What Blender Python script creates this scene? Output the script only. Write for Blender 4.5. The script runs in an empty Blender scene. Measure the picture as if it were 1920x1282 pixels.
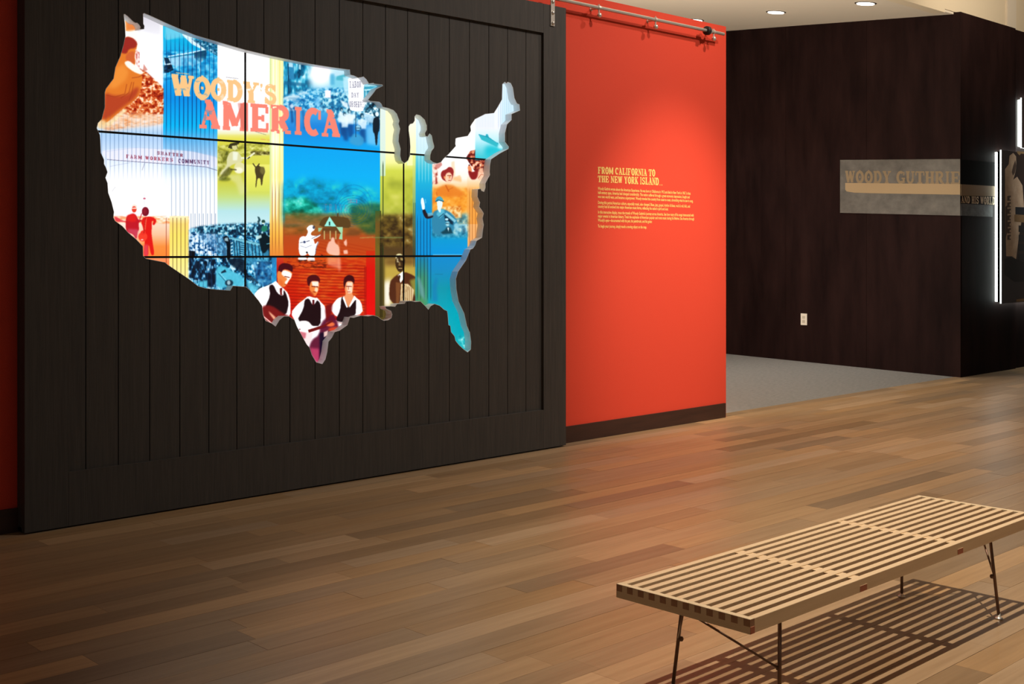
import bpy, bmesh, math, random
import numpy as np
from mathutils import Vector, Matrix
from mathutils.geometry import delaunay_2d_cdt
sc = bpy.context.scene
COL = sc.collection
rnd = random.Random(7)

# ------------------------------------------------------------------ camera, world, lights
F, HOR, CX, YAW, H = 2220.8, 471.25, 960.0, 0.808, 1.332
c_, s_ = math.cos(YAW), math.sin(YAW)
cam_d = bpy.data.cameras.new('camera'); cam = bpy.data.objects.new('camera', cam_d); COL.objects.link(cam)
cam.location = (0, 0, H); cam.rotation_euler = (math.pi/2, 0, YAW-math.pi/2)
cam_d.sensor_width = 36; cam_d.lens = F/1920*36; cam_d.shift_y = -(641-HOR)/1920
cam_d.clip_start = 0.05; cam_d.clip_end = 100
sc.camera = cam
sc.view_settings.view_transform = 'Standard'; sc.view_settings.look = 'None'
sc.view_settings.exposure = 0; sc.view_settings.gamma = 1; sc.view_settings.use_curve_mapping = False

world = bpy.data.worlds.new('world'); sc.world = world; world.use_nodes = True
bg = world.node_tree.nodes['Background']; bg.inputs[0].default_value = (1.0, 0.92, 0.84, 1); bg.inputs[1].default_value = 0.08

def spot(name, loc, target, power, size_deg, blend=1.0, color=(1, .8, .58), radius=.03):
    l = bpy.data.lights.new(name, 'SPOT'); l.energy = power; l.spot_size = math.radians(size_deg); l.spot_blend = blend
    l.color = color; l.shadow_soft_size = radius
    o = bpy.data.objects.new(name, l); COL.objects.link(o); o.location = loc
    o.rotation_euler = (Vector(target)-Vector(loc)).to_track_quat('-Z', 'Y').to_euler(); return o
def area(name, loc, target, power, sx, sy, color=(1, .85, .68)):
    l = bpy.data.lights.new(name, 'AREA'); l.energy = power; l.shape = 'RECTANGLE'; l.size = sx; l.size_y = sy; l.color = color
    o = bpy.data.objects.new(name, l); COL.objects.link(o); o.location = loc
    o.rotation_euler = (Vector(target)-Vector(loc)).to_track_quat('-Z', 'Y').to_euler(); return o
CEIL_H = 5.2
spot('wall_spot', (7.25, 2.6, 4.7), (7.12, 5.7, 1.12), 800, 31, 1.0, (1, .84, .70), .05)
spot('wall_spot_wide', (7.9, 4.1, 4.4), (7.0, 5.7, 1.0), 150, 100, 1.0, (1, .84, .72), .04)
spot('bench_spot', (3.72, 1.60, 5.0), (4.0, 1.9, 0.0), 980, 66, 1.0, (1, .87, .72), .02)
spot('floor_spot_far', (7.8, 3.2, 5.2), (7.9, 3.7, 0.0), 430, 80, 1.0, (1, .86, .70), .05)
spot('door_spot', (6.4, 2.0, 5.4), (6.1, 5.6, 1.2), 420, 96, 1.0, (1, .93, .86), .08)
spot('fascia_spot', (11.2, 3.2, 4.4), (12.4, 5.8, 4.6), 360, 90, 1.0, (1, .90, .76), .1)
spot('poster_fill', (13.0, 3.4, 4.6), (14.1, 5.7, 1.9), 300, 34, 1.0, (1, .92, .82), .05)  # extra spot added to brighten the front of the poster box
area('hidden_ceiling_fill', (6.2, 7.5, 0.7), (8.2, 7.6, 4.0), 370, 2.0, 2.0, (1, .92, .80))  # unseen upward fill added behind the red wall to brighten the corridor ceiling

# ------------------------------------------------------------------ helpers
def wallpt(px, py, Y):
    k = (px-CX)/F; t = Y/(s_-k*c_); return t*(c_+k*s_), H-(py-HOR)*t/F
def wallX(px, Y): return wallpt(px, HOR, Y)[0]
def floorpt(px, py, z=0.0):
    t = (H-z)*F/(py-HOR); k = (px-CX)/F; return t*(c_+k*s_), t*(s_-k*c_)
def project(X, Y, Z):
    d = X*c_+Y*s_; r = X*s_-Y*c_; return CX+F*r/d, HOR+F*(H-Z)/d
def tag(o, label=None, cat=None, group=None, kind=None):
    if label: o['label'] = label
    if cat: o['category'] = cat
    if group: o['group'] = group
    if kind: o['kind'] = kind
    return o
def empty(name, loc, label=None, cat=None, group=None):
    o = bpy.data.objects.new(name, None); COL.objects.link(o); o.location = loc; o.empty_display_size = .1
    return tag(o, label, cat, group)
def obj(name, me, mat, parent=None, loc=None):
    o = bpy.data.objects.new(name, me); COL.objects.link(o)
    if mat is not None and not me.materials: me.materials.append(mat)
    if parent is not None:
        o.parent = parent; o.matrix_parent_inverse = Matrix.Translation(-Vector(parent.location)) if parent.parent is None else Matrix.Translation(-Vector(parent.matrix_basis.translation))
    if loc is not None: o.location = loc
    return o
def mesh(name, verts, faces):
    me = bpy.data.meshes.new(name); me.from_pydata([tuple(v) for v in verts], [], faces); me.update(); return me
def finish(bm, name, smooth=False):
    me = bpy.data.meshes.new(name); bmesh.ops.recalc_face_normals(bm, faces=bm.faces); bm.to_mesh(me); bm.free()
    if smooth:
        for p in me.polygons: p.use_smooth = True
    return me
def bm_box(bm, x0, x1, y0, y1, z0, z1):
    v = [bm.verts.new(p) for p in ((x0,y0,z0),(x1,y0,z0),(x1,y1,z0),(x0,y1,z0),(x0,y0,z1),(x1,y0,z1),(x1,y1,z1),(x0,y1,z1))]
    for f in ((0,3,2,1),(4,5,6,7),(0,1,5,4),(1,2,6,5),(2,3,7,6),(3,0,4,7)): bm.faces.new([v[i] for i in f])
def box(name, x0, x1, y0, y1, z0, z1, bevel=0):
    bm = bmesh.new(); bm_box(bm, x0, x1, y0, y1, z0, z1)
    if bevel: bmesh.ops.bevel(bm, geom=bm.edges[:], offset=bevel, segments=2, profile=.7, affect='EDGES')
    return finish(bm, name)
def bm_tube(bm, a, b, r, n=14, r2=None, caps=True):
    a, b = Vector(a), Vector(b); q = (b-a).to_track_quat('Z', 'Y'); r2 = r if r2 is None else r2
    A = [bm.verts.new(a+q@Vector((r*math.cos(2*math.pi*i/n), r*math.sin(2*math.pi*i/n), 0))) for i in range(n)]
    B = [bm.verts.new(b+q@Vector((r2*math.cos(2*math.pi*i/n), r2*math.sin(2*math.pi*i/n), 0))) for i in range(n)]
    for i in range(n): bm.faces.new((A[i], A[(i+1) % n], B[(i+1) % n], B[i]))
    if caps: bm.faces.new(A[::-1]); bm.faces.new(B)
def tube(name, a, b, r, n=14, r2=None):
    bm = bmesh.new(); bm_tube(bm, a, b, r, n, r2); me = finish(bm, name)
    for p in me.polygons: p.use_smooth = len(p.vertices) == 4
    return me
def bm_lathe(bm, prof, n=20):
    rings = [[bm.verts.new((r*math.cos(2*math.pi*i/n), r*math.sin(2*math.pi*i/n), z)) for i in range(n)] for r, z in prof]
    for A, B in zip(rings, rings[1:]):
        for i in range(n): bm.faces.new((A[i], A[(i+1) % n], B[(i+1) % n], B[i]))
    bm.faces.new(rings[0][::-1]); bm.faces.new(rings[-1])
def lathe(name, prof, M=None, n=20):
    bm = bmesh.new(); bm_lathe(bm, prof, n)
    if M is not None: bmesh.ops.transform(bm, matrix=M, verts=bm.verts)
    return finish(bm, name, True)
def prism(name, tris, pts, y0, y1):
    """solid from 2-D (x,z) triangles between the planes y0 and y1"""
    used = sorted({i for t in tris for i in t}); ix = {u: k for k, u in enumerate(used)}; n = len(used)
    V = [(pts[u][0], y0, pts[u][1]) for u in used]+[(pts[u][0], y1, pts[u][1]) for u in used]
    cnt = {}; Fs = []
    for t in tris:
        a, b, c = (ix[i] for i in t); Fs.append((a, b, c)); Fs.append((c+n, b+n, a+n))
        for e in ((a, b), (b, c), (c, a)): cnt.setdefault(tuple(sorted(e)), []).append(e)
    for k, es in cnt.items():
        if len(es) == 1: a, b = es[0]; Fs.append((b, a, a+n, b+n))
    me = mesh(name, V, Fs); bm = bmesh.new(); bm.from_mesh(me); bpy.data.meshes.remove(me); return finish(bm, name)
def in_poly(x, y, P):
    r = False; j = len(P)-1
    for i in range(len(P)):
        xi, yi = P[i]; xj, yj = P[j]
        if (yi > y) != (yj > y) and x < (xj-xi)*(y-yi)/(yj-yi)+xi: r = not r
        j = i
    return r
def cut_rect(name, x0, x1, z0, z1, hole, y0, y1):
    pts = [(x0, z0), (x1, z0), (x1, z1), (x0, z1)]+list(hole); nh = len(hole)
    edges = [(0, 1), (1, 2), (2, 3), (3, 0)]+[(4+i, 4+(i+1) % nh) for i in range(nh)]
    v, e, f, *_ = delaunay_2d_cdt([Vector(p) for p in pts], edges, [], 0, 1e-6)
    keep = []
    for t in f:
        cx = sum(v[i].x for i in t)/len(t); cy = sum(v[i].y for i in t)/len(t)
        if x0 < cx < x1 and z0 < cy < z1 and not in_poly(cx, cy, hole): keep.append(tuple(t))
    return prism(name, keep, [(p.x, p.y) for p in v], y0, y1) if keep else None

# ------------------------------------------------------------------ materials
def srgb(r, g, b):
    f = lambda u: (u/255/12.92) if u/255 <= .04045 else ((u/255+.055)/1.055)**2.4
    return (f(r), f(g), f(b), 1)
def mat(name, col, rough=.6, metal=0, spec=.5, noise=None, bump=None, tone=None, col2=None):
    """noise=(scale xyz, strength, detail) varies the colour towards col2; bump=(scale xyz, strength)"""
    m = bpy.data.materials.new(name); m.use_nodes = True; nt = m.node_tree; N, L = nt.nodes, nt.links
    b = N['Principled BSDF']; b.inputs['Roughness'].default_value = rough; b.inputs['Metallic'].default_value = metal
    b.inputs['Specular IOR Level'].default_value = spec; b.inputs['Base Color'].default_value = col
    out = None
    tc = N.new('ShaderNodeTexCoord')
    if noise:
        mp = N.new('ShaderNodeMapping'); mp.inputs['Scale'].default_value = noise[0]; L.new(tc.outputs['Object'], mp.inputs[0])
        nz = N.new('ShaderNodeTexNoise'); nz.inputs['Scale'].default_value = 1; nz.inputs['Detail'].default_value = noise[2]; nz.inputs['Roughness'].default_value = .62
        L.new(mp.outputs[0], nz.inputs['Vector'])
        cr = N.new('ShaderNodeValToRGB'); cr.color_ramp.elements[0].position = .5-noise[1]; cr.color_ramp.elements[1].position = .5+noise[1]
        cr.color_ramp.elements[0].color = col; cr.color_ramp.elements[1].color = col2 or col
        L.new(nz.outputs['Fac'], cr.inputs[0]); out = cr.outputs[0]
    if tone:
        at = N.new('ShaderNodeAttribute'); at.attribute_name = 'tone'
        mx = N.new('ShaderNodeMix'); mx.data_type = 'RGBA'; mx.blend_type = 'MULTIPLY'; mx.inputs['Factor'].default_value = 1
        if out: L.new(out, mx.inputs[6])
        else: mx.inputs[6].default_value = col
        L.new(at.outputs['Color'], mx.inputs[7]); out = mx.outputs[2]
    if out: L.new(out, b.inputs['Base Color'])
    if bump:
        mp = N.new('ShaderNodeMapping'); mp.inputs['Scale'].default_value = bump[0]; L.new(tc.outputs['Object'], mp.inputs[0])
        nz = N.new('ShaderNodeTexNoise'); nz.inputs['Scale'].default_value = 1; nz.inputs['Detail'].default_value = 3
        L.new(mp.outputs[0], nz.inputs['Vector'])
        bp = N.new('ShaderNodeBump'); bp.inputs['Strength'].default_value = bump[1]; bp.inputs['Distance'].default_value = .01
        L.new(nz.outputs['Fac'], bp.inputs['Height']); L.new(bp.outputs[0], b.inputs['Normal'])
    return m
def emit(name, col, strength):
    m = bpy.data.materials.new(name); m.use_nodes = True; b = m.node_tree.nodes['Principled BSDF']
    b.inputs['Base Color'].default_value = (.02, .02, .02, 1); b.inputs['Emission Color'].default_value = col; b.inputs['Emission Strength'].default_value = strength
    return m
M_red = mat('red_wall_paint', srgb(214, 60, 40), .75, spec=.25, noise=((330, 330, 330), .18, 2), col2=srgb(232, 84, 58), bump=((260, 260, 260), .12))
M_base = mat('dark_baseboard', srgb(52, 30, 22), .5, noise=((3, 40, 40), .2, 3), col2=srgb(64, 38, 28))
M_floor = mat('oak_floorboard', srgb(146, 116, 82), .38, spec=.45, noise=((1.6, 30, 20), .3, 6), col2=srgb(178, 146, 108), tone=True, bump=((3, 90, 40), .06))
M_sub = mat('subfloor', srgb(60, 40, 28), .8)
M_carpet = mat('grey_carpet', srgb(108, 106, 102), .95, spec=.1, noise=((14, 60, 14), .3, 6), col2=srgb(146, 142, 136), bump=((300, 300, 300), .4))
M_door = mat('charcoal_stained_wood', srgb(60, 57, 54), .62, spec=.3, noise=((60, 60, 3.2), .3, 6), col2=srgb(78, 73, 67), bump=((140, 140, 6), .15))
M_dark = mat('dark_brown_veneer', srgb(18, 4, 3), .7, spec=.1, noise=((4, 4, .9), .2, 5), col2=srgb(38, 20, 17), bump=((120, 120, 5), .1))
M_black = mat('black_backing', srgb(12, 10, 9), .8)
M_ceil = mat('ceiling_paint', srgb(214, 200, 178), .85, spec=.2)
M_fascia = mat('fascia_paint', srgb(214, 196, 166), .85, spec=.2)
M_steel = mat('brushed_steel', srgb(214, 206, 194), .38, metal=.55)
M_bolt = mat('steel_bolt', srgb(222, 216, 204), .28, metal=.6)
M_rubber = mat('black_rubber', srgb(22, 20, 20), .6)
M_bench = mat('pale_ash', srgb(214, 184, 144), .5, spec=.35, noise=((3, 60, 60), .3, 5), col2=srgb(228, 200, 162))
M_bend = mat('end_grain_ash', srgb(158, 120, 92), .7, spec=.2, noise=((200, 200, 60), .3, 3), col2=srgb(176, 136, 104))
M_rail2 = mat('ash_end_board', srgb(214, 190, 152), .6, spec=.3, noise=((60, 3, 60), .3, 5), col2=srgb(226, 204, 168))
M_leg = mat('bronze_leg_metal', srgb(112, 86, 70), .4, metal=.6)
M_white = mat('white_plastic', srgb(232, 222, 204), .4)
M_liner = mat('white_metal_edge', srgb(232, 238, 240), .45, spec=.4)
M_bezel = mat('black_bezel', srgb(8, 8, 10), .5, spec=.3)
M_yellow = mat('cream_vinyl', srgb(250, 214, 120), .6)
M_tan = mat('tan_print', srgb(152, 128, 94), .7)
M_tanD = mat('tan_letter_print', srgb(126, 106, 78), .7)
M_cloud = mat('grey_mottled_print', srgb(70, 66, 60), .7, noise=((5, 5, 7), .22, 6), col2=srgb(104, 98, 90))
M_cloudD = mat('dark_mottled_print', srgb(62, 62, 64), .6, noise=((8, 8, 12), .2, 6), col2=srgb(120, 120, 122))
M_blackp = mat('black_print', srgb(10, 6, 6), .85, spec=.1)
M_pale = mat('pale_letter_print', srgb(226, 204, 170), .7)
M_led = emit('white_led', (.86, 1, .94, 1), 10)
M_ring = mat('dark_trim', srgb(70, 62, 54), .5)
M_led2 = emit('acrylic_edge_light', (.92, 1, .96, 1), 3.5)
M_lamp = emit('downlight_glow', (1, .93, .82, 1), 6)
M_post = mat('poster_print', srgb(60, 40, 32), .35, noise=((3, 3, 3), .3, 4), col2=srgb(40, 34, 32))
M_skin = mat('portrait_print', srgb(232, 214, 190), .5, noise=((9, 9, 9), .25, 4), col2=srgb(196, 172, 148))
M_shade = mat('portrait_shadow_print', srgb(96, 80, 72), .5)
# ------------------------------------------------------------------ slab lettering (drawn stroke by stroke)
def _arc(cx, cy, rx, ry, a0, a1, n=12):
    return [(cx+rx*math.cos(math.radians(a0+(a1-a0)*i/n)), cy+ry*math.sin(math.radians(a0+(a1-a0)*i/n))) for i in range(n+1)]
HV, TH = .27, .12
GL = {
 'A': [([(.16,.05),(.46,.95)],TH),([(.46,.93),(.8,.07)],HV),([(.3,.36),(.72,.36)],TH),([(0,.05),(.36,.05)],TH),([(.56,.06),(1,.06)],TH),([(.26,.95),(.56,.95)],TH)],
 'B': [([(.24,0),(.24,1)],HV),([(0,.06),(.5,.06)],TH),([(0,.94),(.5,.94)],TH),(_arc(.5,.74,.3,.2,90,-90),HV*.8),(_arc(.5,.28,.34,.22,90,-90),HV*.8)],
 'C': [(_arc(.52,.5,.36,.42,62,300),HV),([(.88,.95),(.88,.6)],TH)],
 'D': [([(.24,0),(.24,1)],HV),([(0,.06),(.5,.06)],TH),([(0,.94),(.5,.94)],TH),(_arc(.45,.5,.4,.44,90,-90),HV*.95)],
 'E': [([(.26,0),(.26,1)],HV),([(0,.06),(.95,.06)],TH),([(0,.94),(.92,.94)],TH),([(.3,.5),(.66,.5)],TH),([(.92,.08),(.92,.34)],TH),([(.9,.92),(.9,.68)],TH),([(.68,.38),(.68,.62)],TH)],
 'F': [([(.26,0),(.26,1)],HV),([(0,.05),(.55,.05)],TH),([(0,.94),(.92,.94)],TH),([(.3,.5),(.66,.5)],TH),([(.9,.92),(.9,.66)],TH)],
 'G': [(_arc(.5,.5,.36,.42,60,300),HV),([(.86,.95),(.86,.66)],TH),([(.6,.42),(1,.42)],TH),([(.84,.44),(.84,.05)],HV*.8)],
 'H': [([(.22,0),(.22,1)],HV),([(.78,0),(.78,1)],HV),([(.2,.5),(.8,.5)],TH),([(0,.05),(.44,.05)],TH),([(.56,.05),(1,.05)],TH),([(0,.95),(.44,.95)],TH),([(.56,.95),(1,.95)],TH)],
 'I': [([(.5,0),(.5,1)],HV*1.5),([(.08,.05),(.92,.05)],TH),([(.08,.95),(.92,.95)],TH)],
 'K': [([(.22,0),(.22,1)],HV),([(.35,.5),(.82,.95)],TH),([(.4,.56),(.82,.06)],HV),([(0,.05),(.44,.05)],TH),([(.58,.05),(1,.05)],TH),([(0,.95),(.44,.95)],TH),([(.6,.95),(1,.95)],TH)],
 'L': [([(.28,0),(.28,1)],HV),([(0,.06),(.95,.06)],TH),([(0,.94),(.56,.94)],TH),([(.9,.08),(.9,.38)],TH)],
 'M': [([(.14,.02),(.14,.98)],HV*.7),([(.86,.02),(.86,.98)],HV*.9),([(.18,.95),(.5,.15)],HV*.8),([(.5,.15),(.82,.95)],TH),([(0,.05),(.3,.05)],TH),([(.68,.05),(1,.05)],TH),([(0,.95),(.2,.95)],TH),([(.8,.95),(1,.95)],TH)],
 'N': [([(.18,.02),(.18,.98)],TH),([(.84,.02),(.84,.98)],TH),([(.2,.95),(.8,.08)],HV*.9),([(0,.05),(.36,.05)],TH),([(0,.95),(.3,.95)],TH),([(.66,.95),(1,.95)],TH)],
 'O': [(_arc(.5,.5,.36,.42,0,360,24),HV),([(.42,.5),(.58,.5)],TH),([(.5,.9),(.5,1.08)],TH),([(.36,0),(.64,0)],TH)],
 'R': [([(.22,0),(.22,1)],HV),([(0,.05),(.44,.05)],TH),([(0,.95),(.5,.95)],TH),(_arc(.48,.72,.28,.22,90,-90),HV*.85),([(.5,.48),(.74,.1)],HV),([(.7,.05),(1,.05)],TH)],
 'S': [(_arc(.5,.72,.32,.2,20,270),HV*.8),(_arc(.5,.28,.34,.22,90,-160),HV*.9),([(.84,.98),(.84,.66)],TH),([(.14,.02),(.14,.34)],TH)],
 'T': [([(.5,0),(.5,1)],HV),([(.22,.05),(.78,.05)],TH),([(.02,.94),(.98,.94)],TH),([(.05,.92),(.05,.66)],TH),([(.95,.92),(.95,.66)],TH)],
 'U': [([(.22,.95),(.22,.4)],HV),(_arc(.5,.36,.28,.3,180,360),HV*.8),([(.8,.95),(.8,.35)],TH),([(0,.95),(.44,.95)],TH),([(.62,.95),(1,.95)],TH)],
 'V': [([(.2,.95),(.5,.08)],HV),([(.5,.08),(.8,.95)],TH),([(0,.95),(.42,.95)],TH),([(.62,.95),(1,.95)],TH)],
 'W': [([(.14,.95),(.32,.06)],HV*.85),([(.32,.06),(.5,.8)],TH),([(.52,.9),(.7,.06)],HV*.85),([(.7,.06),(.88,.95)],TH),([(0,.95),(.3,.95)],TH),([(.42,.93),(.64,.93)],TH),([(.74,.95),(1,.95)],TH)],
 'Y': [([(.2,.95),(.5,.46)],HV),([(.5,.46),(.82,.95)],TH),([(.5,.5),(.5,.02)],HV),([(.26,.05),(.74,.05)],TH),([(0,.95),(.42,.95)],TH),([(.62,.95),(1,.95)],TH)],
 "'": [([(.5,.98),(.5,.84)],.5),([(.55,.86),(.35,.62)],.25)],
 '.': [([(.3,.05),(.6,.05)],.14)], 'P': [([(.22,0),(.22,1)],HV),([(0,.05),(.44,.05)],TH),(_arc(.48,.72,.28,.22,90,-90),HV*.85),([(0,.95),(.5,.95)],TH)],
}
def glyph_quads(ch, asp=.7, bold=1.0):
    """quads of one letter in its unit box; asp = width/height of the box"""
    out = []
    for pl, w in GL.get(ch, []):
        w = w*bold
        horiz = all(abs(a[1]-b[1]) < .02 for a, b in zip(pl, pl[1:]))
        for (x0, y0), (x1, y1) in zip(pl, pl[1:]):
            X0, X1 = x0*asp, x1*asp; dx, dy = X1-X0, y1-y0; l = math.hypot(dx, dy) or 1
            hw = w*.5*(1.0 if horiz else (asp/.7)*.78); nx, ny = -dy/l*hw, dx/l*hw
            ex, ey = (dx/l*hw*.35, dy/l*hw*.35) if len(pl) > 2 else (0, 0)
            q = [(X0-ex+nx, y0-ey+ny), (X0-ex-nx, y0-ey-ny), (X1+ex-nx, y1+ey-ny), (X1+ex+nx, y1+ey+ny)]
            out.append([(a/asp, b) for a, b in q])
    return out
def glyph_tris(ch, asp=.7, bold=1.0):
    """one flat outline per letter: the strokes merged, no overlaps"""
    qs = glyph_quads(ch, asp, bold); pts, ed = [], []
    for q in qs:
        n = len(pts); pts += [Vector((a, b)) for a, b in q]; ed += [(n, n+1), (n+1, n+2), (n+2, n+3), (n+3, n)]
    v, e, f, *_ = delaunay_2d_cdt(pts, ed, [], 0, 1e-5); keep = []
    for t in f:
        x = sum(v[i].x for i in t)/len(t); y = sum(v[i].y for i in t)/len(t)
        if any(in_poly(x, y, q) for q in qs): keep.append(tuple(t))
    return [(p.x, p.y) for p in v], keep
def bil(q, u, v):
    """q = bottom-left, bottom-right, top-right, top-left"""
    a = [q[0][i]*(1-u)+q[1][i]*u for i in range(len(q[0]))]; b = [q[3][i]*(1-u)+q[2][i]*u for i in range(len(q[0]))]
    return tuple(a[i]*(1-v)+b[i]*v for i in range(len(a)))
def letter_run(text, x0, x1, gap=.1, space=.45, w={'I': .5, "'": .35, '.': .35, 'W': 1.25, 'M': 1.25}):
    tot = sum(space if ch == ' ' else w.get(ch, 1)+gap for ch in text)-gap; k = (x1-x0)/tot; x = x0; out = []
    for ch in text:
        if ch == ' ': x += space*k; continue
        ww = w.get(ch, 1)*k; out.append((ch, x, x+ww)); x += ww+gap*k
    return out

# ------------------------------------------------------------------ the moving picture on the monitors: computed here, pixel by pixel
PX0, PY0, PW, PH, SS = 176, 14, 812, 680, 2
CW, CH = PW*SS, PH*SS
cv = np.ones((CH, CW, 3), np.float32)
rng = np.random.RandomState(3)
def fr(K, pts):
    ox, oy, s = K; return [((ox+x/s-PX0)*SS, (oy+y/s-PY0)*SS) for x, y in pts]
PXF = (0, 0, 1.0)
def vnoise(w, h, cx, cy=None, oct=3, seed=0):
    """value noise in 0..1, cell size cx by cy canvas pixels"""
    r = np.random.RandomState(seed); cy = cy or cx; acc = np.zeros((h, w), np.float32); amp = 1; tot = 0
    for o in range(oct):
        gx, gy = max(2, int(w/cx)+2), max(2, int(h/cy)+2); g = r.rand(gy, gx).astype(np.float32)
        xs = np.linspace(0, gx-1.001, w); ys = np.linspace(0, gy-1.001, h); xi = xs.astype(int); yi = ys.astype(int)
        fx = (xs-xi); fy = (ys-yi); fx = fx*fx*(3-2*fx); fy = (fy*fy*(3-2*fy))[:, None]
        a = g[yi][:, xi]*(1-fx)+g[yi][:, xi+1]*fx; b = g[yi+1][:, xi]*(1-fx)+g[yi+1][:, xi+1]*fx
        acc += amp*(a*(1-fy)+b*fy); tot += amp; amp *= .6; cx /= 2; cy /= 2
        if cx < 1: cx = 1
        if cy < 1: cy = 1
    return np.clip((acc/tot-.5)*1.6+.5, 0, 1)
def blur(a, r):
    if r < .4: return a
    n = max(1, int(r*2.2)); k = np.exp(-np.arange(-n, n+1)**2/(2*r*r)); k /= k.sum()
    for ax in (0, 1):
        p = np.pad(a, [(n, n) if i == ax else (0, 0) for i in range(a.ndim)], mode='edge'); o = np.zeros_like(a)
        for i, kk in enumerate(k):
            sl = [slice(None)]*a.ndim; sl[ax] = slice(i, i+a.shape[ax]); o += kk*p[tuple(sl)]
        a = o
    return a
def mask_poly(P, soft=0, rings=None):
    rings = rings or [P]; A = np.array([p for r in rings for p in r]); pad = int(soft*3)+2
    x0, y0 = max(0, int(A[:, 0].min())-pad), max(0, int(A[:, 1].min())-pad); x1, y1 = min(CW, int(A[:, 0].max())+pad), min(CH, int(A[:, 1].max())+pad)
    if x1 <= x0 or y1 <= y0: return None
    X, Y = np.meshgrid(np.arange(x0, x1)+.5, np.arange(y0, y1)+.5); m = np.zeros(X.shape, bool)
    for R in rings:
        for (xa, ya), (xb, yb) in zip(R, R[1:]+R[:1]):
            if ya == yb: continue
            m ^= ((ya > Y) != (yb > Y)) & (X < (xb-xa)*(Y-ya)/(yb-ya)+xa)
    m = m.astype(np.float32)
    return (slice(y0, y1), slice(x0, x1)), (blur(m, soft) if soft else m)
C3 = lambda c: np.array(c, np.float32)/255
def put(sl, m, col, alpha=1.0):
    m = (m*alpha)[..., None]; cv[sl] = cv[sl]*(1-m)+np.asarray(col, np.float32)*m
def poly(K, pts, col, a=1.0, soft=0.7):
    if len(pts) >= 7:   # round the corners a little
        pts = [q for p, n_ in zip(pts, pts[1:]+pts[:1]) for q in ((p[0]*.78+n_[0]*.22, p[1]*.78+n_[1]*.22), (p[0]*.22+n_[0]*.78, p[1]*.22+n_[1]*.78))]
    r = mask_poly(fr(K, pts), soft)
    if r: put(r[0], r[1], C3(col), a)
def ell(K, cx, cy, rx, ry, col, a=1.0, soft=.7, rot=0):
    t = math.radians(rot); poly(K, [(cx+rx*math.cos(u)*math.cos(t)-ry*math.sin(u)*math.sin(t), cy+rx*math.cos(u)*math.sin(t)+ry*math.sin(u)*math.cos(t)) for u in [2*math.pi*i/22 for i in range(22)]], col, a, soft)
def line(K, pts, w, col, a=1.0, soft=.5):
    P = fr(K, pts); w = w/K[2]*SS/2
    for (xa, ya), (xb, yb) in zip(P, P[1:]):
        l = math.hypot(xb-xa, yb-ya) or 1; nx, ny = -(yb-ya)/l*w, (xb-xa)/l*w
        r = mask_poly([(xa+nx, ya+ny), (xb+nx, yb+ny), (xb-nx, yb-ny), (xa-nx, ya-ny)], soft)
        if r: put(r[0], r[1], C3(col), a)
def rect(x0, x1, y0, y1, stops, a=1.0, fx=0, fy=0):
    """vertical gradient between photo pixels; stops [(y, colour)]; fx/fy feather the sides"""
    X0, X1, Y0, Y1 = [int(round(v)) for v in ((x0-PX0)*SS, (x1-PX0)*SS, (y0-PY0)*SS, (y1-PY0)*SS)]
    X0, X1, Y0, Y1 = max(0, X0), min(CW, X1), max(0, Y0), min(CH, Y1); ys = np.arange(Y0, Y1)/SS+PY0
    cols = np.stack([np.interp(ys, [s[0] for s in stops], [s[1][k]/255 for s in stops]) for k in range(3)], -1)[:, None, :]
    m = np.ones((Y1-Y0, X1-X0), np.float32)*a
    if fx: e = np.minimum(np.arange(X1-X0), np.arange(X1-X0)[::-1])/(fx*SS); m = m*np.clip(e, 0, 1)[None, :]
    if fy: e = np.minimum(np.arange(Y1-Y0), np.arange(Y1-Y0)[::-1])/(fy*SS); m = m*np.clip(e, 0, 1)[:, None]
    cv[Y0:Y1, X0:X1] = cv[Y0:Y1, X0:X1]*(1-m[..., None])+cols*m[..., None]
def tex(P, ramp, cx, cy=None, oct=3, seed=1, a=1.0, soft=0.0, fade=None):
    """fill polygon P (photo pixels) with noise through a colour ramp [(v, colour)]; fade=(y_full, y_zero)"""
    r = mask_poly(fr(PXF, P), soft)
    if not r: return
    sl, m = r; n = blur(vnoise(m.shape[1], m.shape[0], cx*SS*1.45, (cy or cx)*SS*1.45, oct, seed), 1.0)
    cols = np.stack([np.interp(n, [q[0] for q in ramp], [q[1][k]/255 for q in ramp]) for k in range(3)], -1)
    if fade:
        ys = np.arange(sl[0].start, sl[0].stop)/SS+PY0; m = m*np.interp(ys, sorted(fade), [1, 0] if fade[0] < fade[1] else [0, 1])[:, None]
    put(sl, m, cols, a)
def vlines(xs, y0, y1, col, a=.6, w=1.0, fade=0):
    for x in xs:
        rect(x-w/2, x+w/2, y0, y1, [(y0, col), (y1, col)], a, fy=fade)
def R4(x0, x1, y0, y1): return [(x0, y0), (x1, y0), (x1, y1), (x0, y1)]
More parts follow.
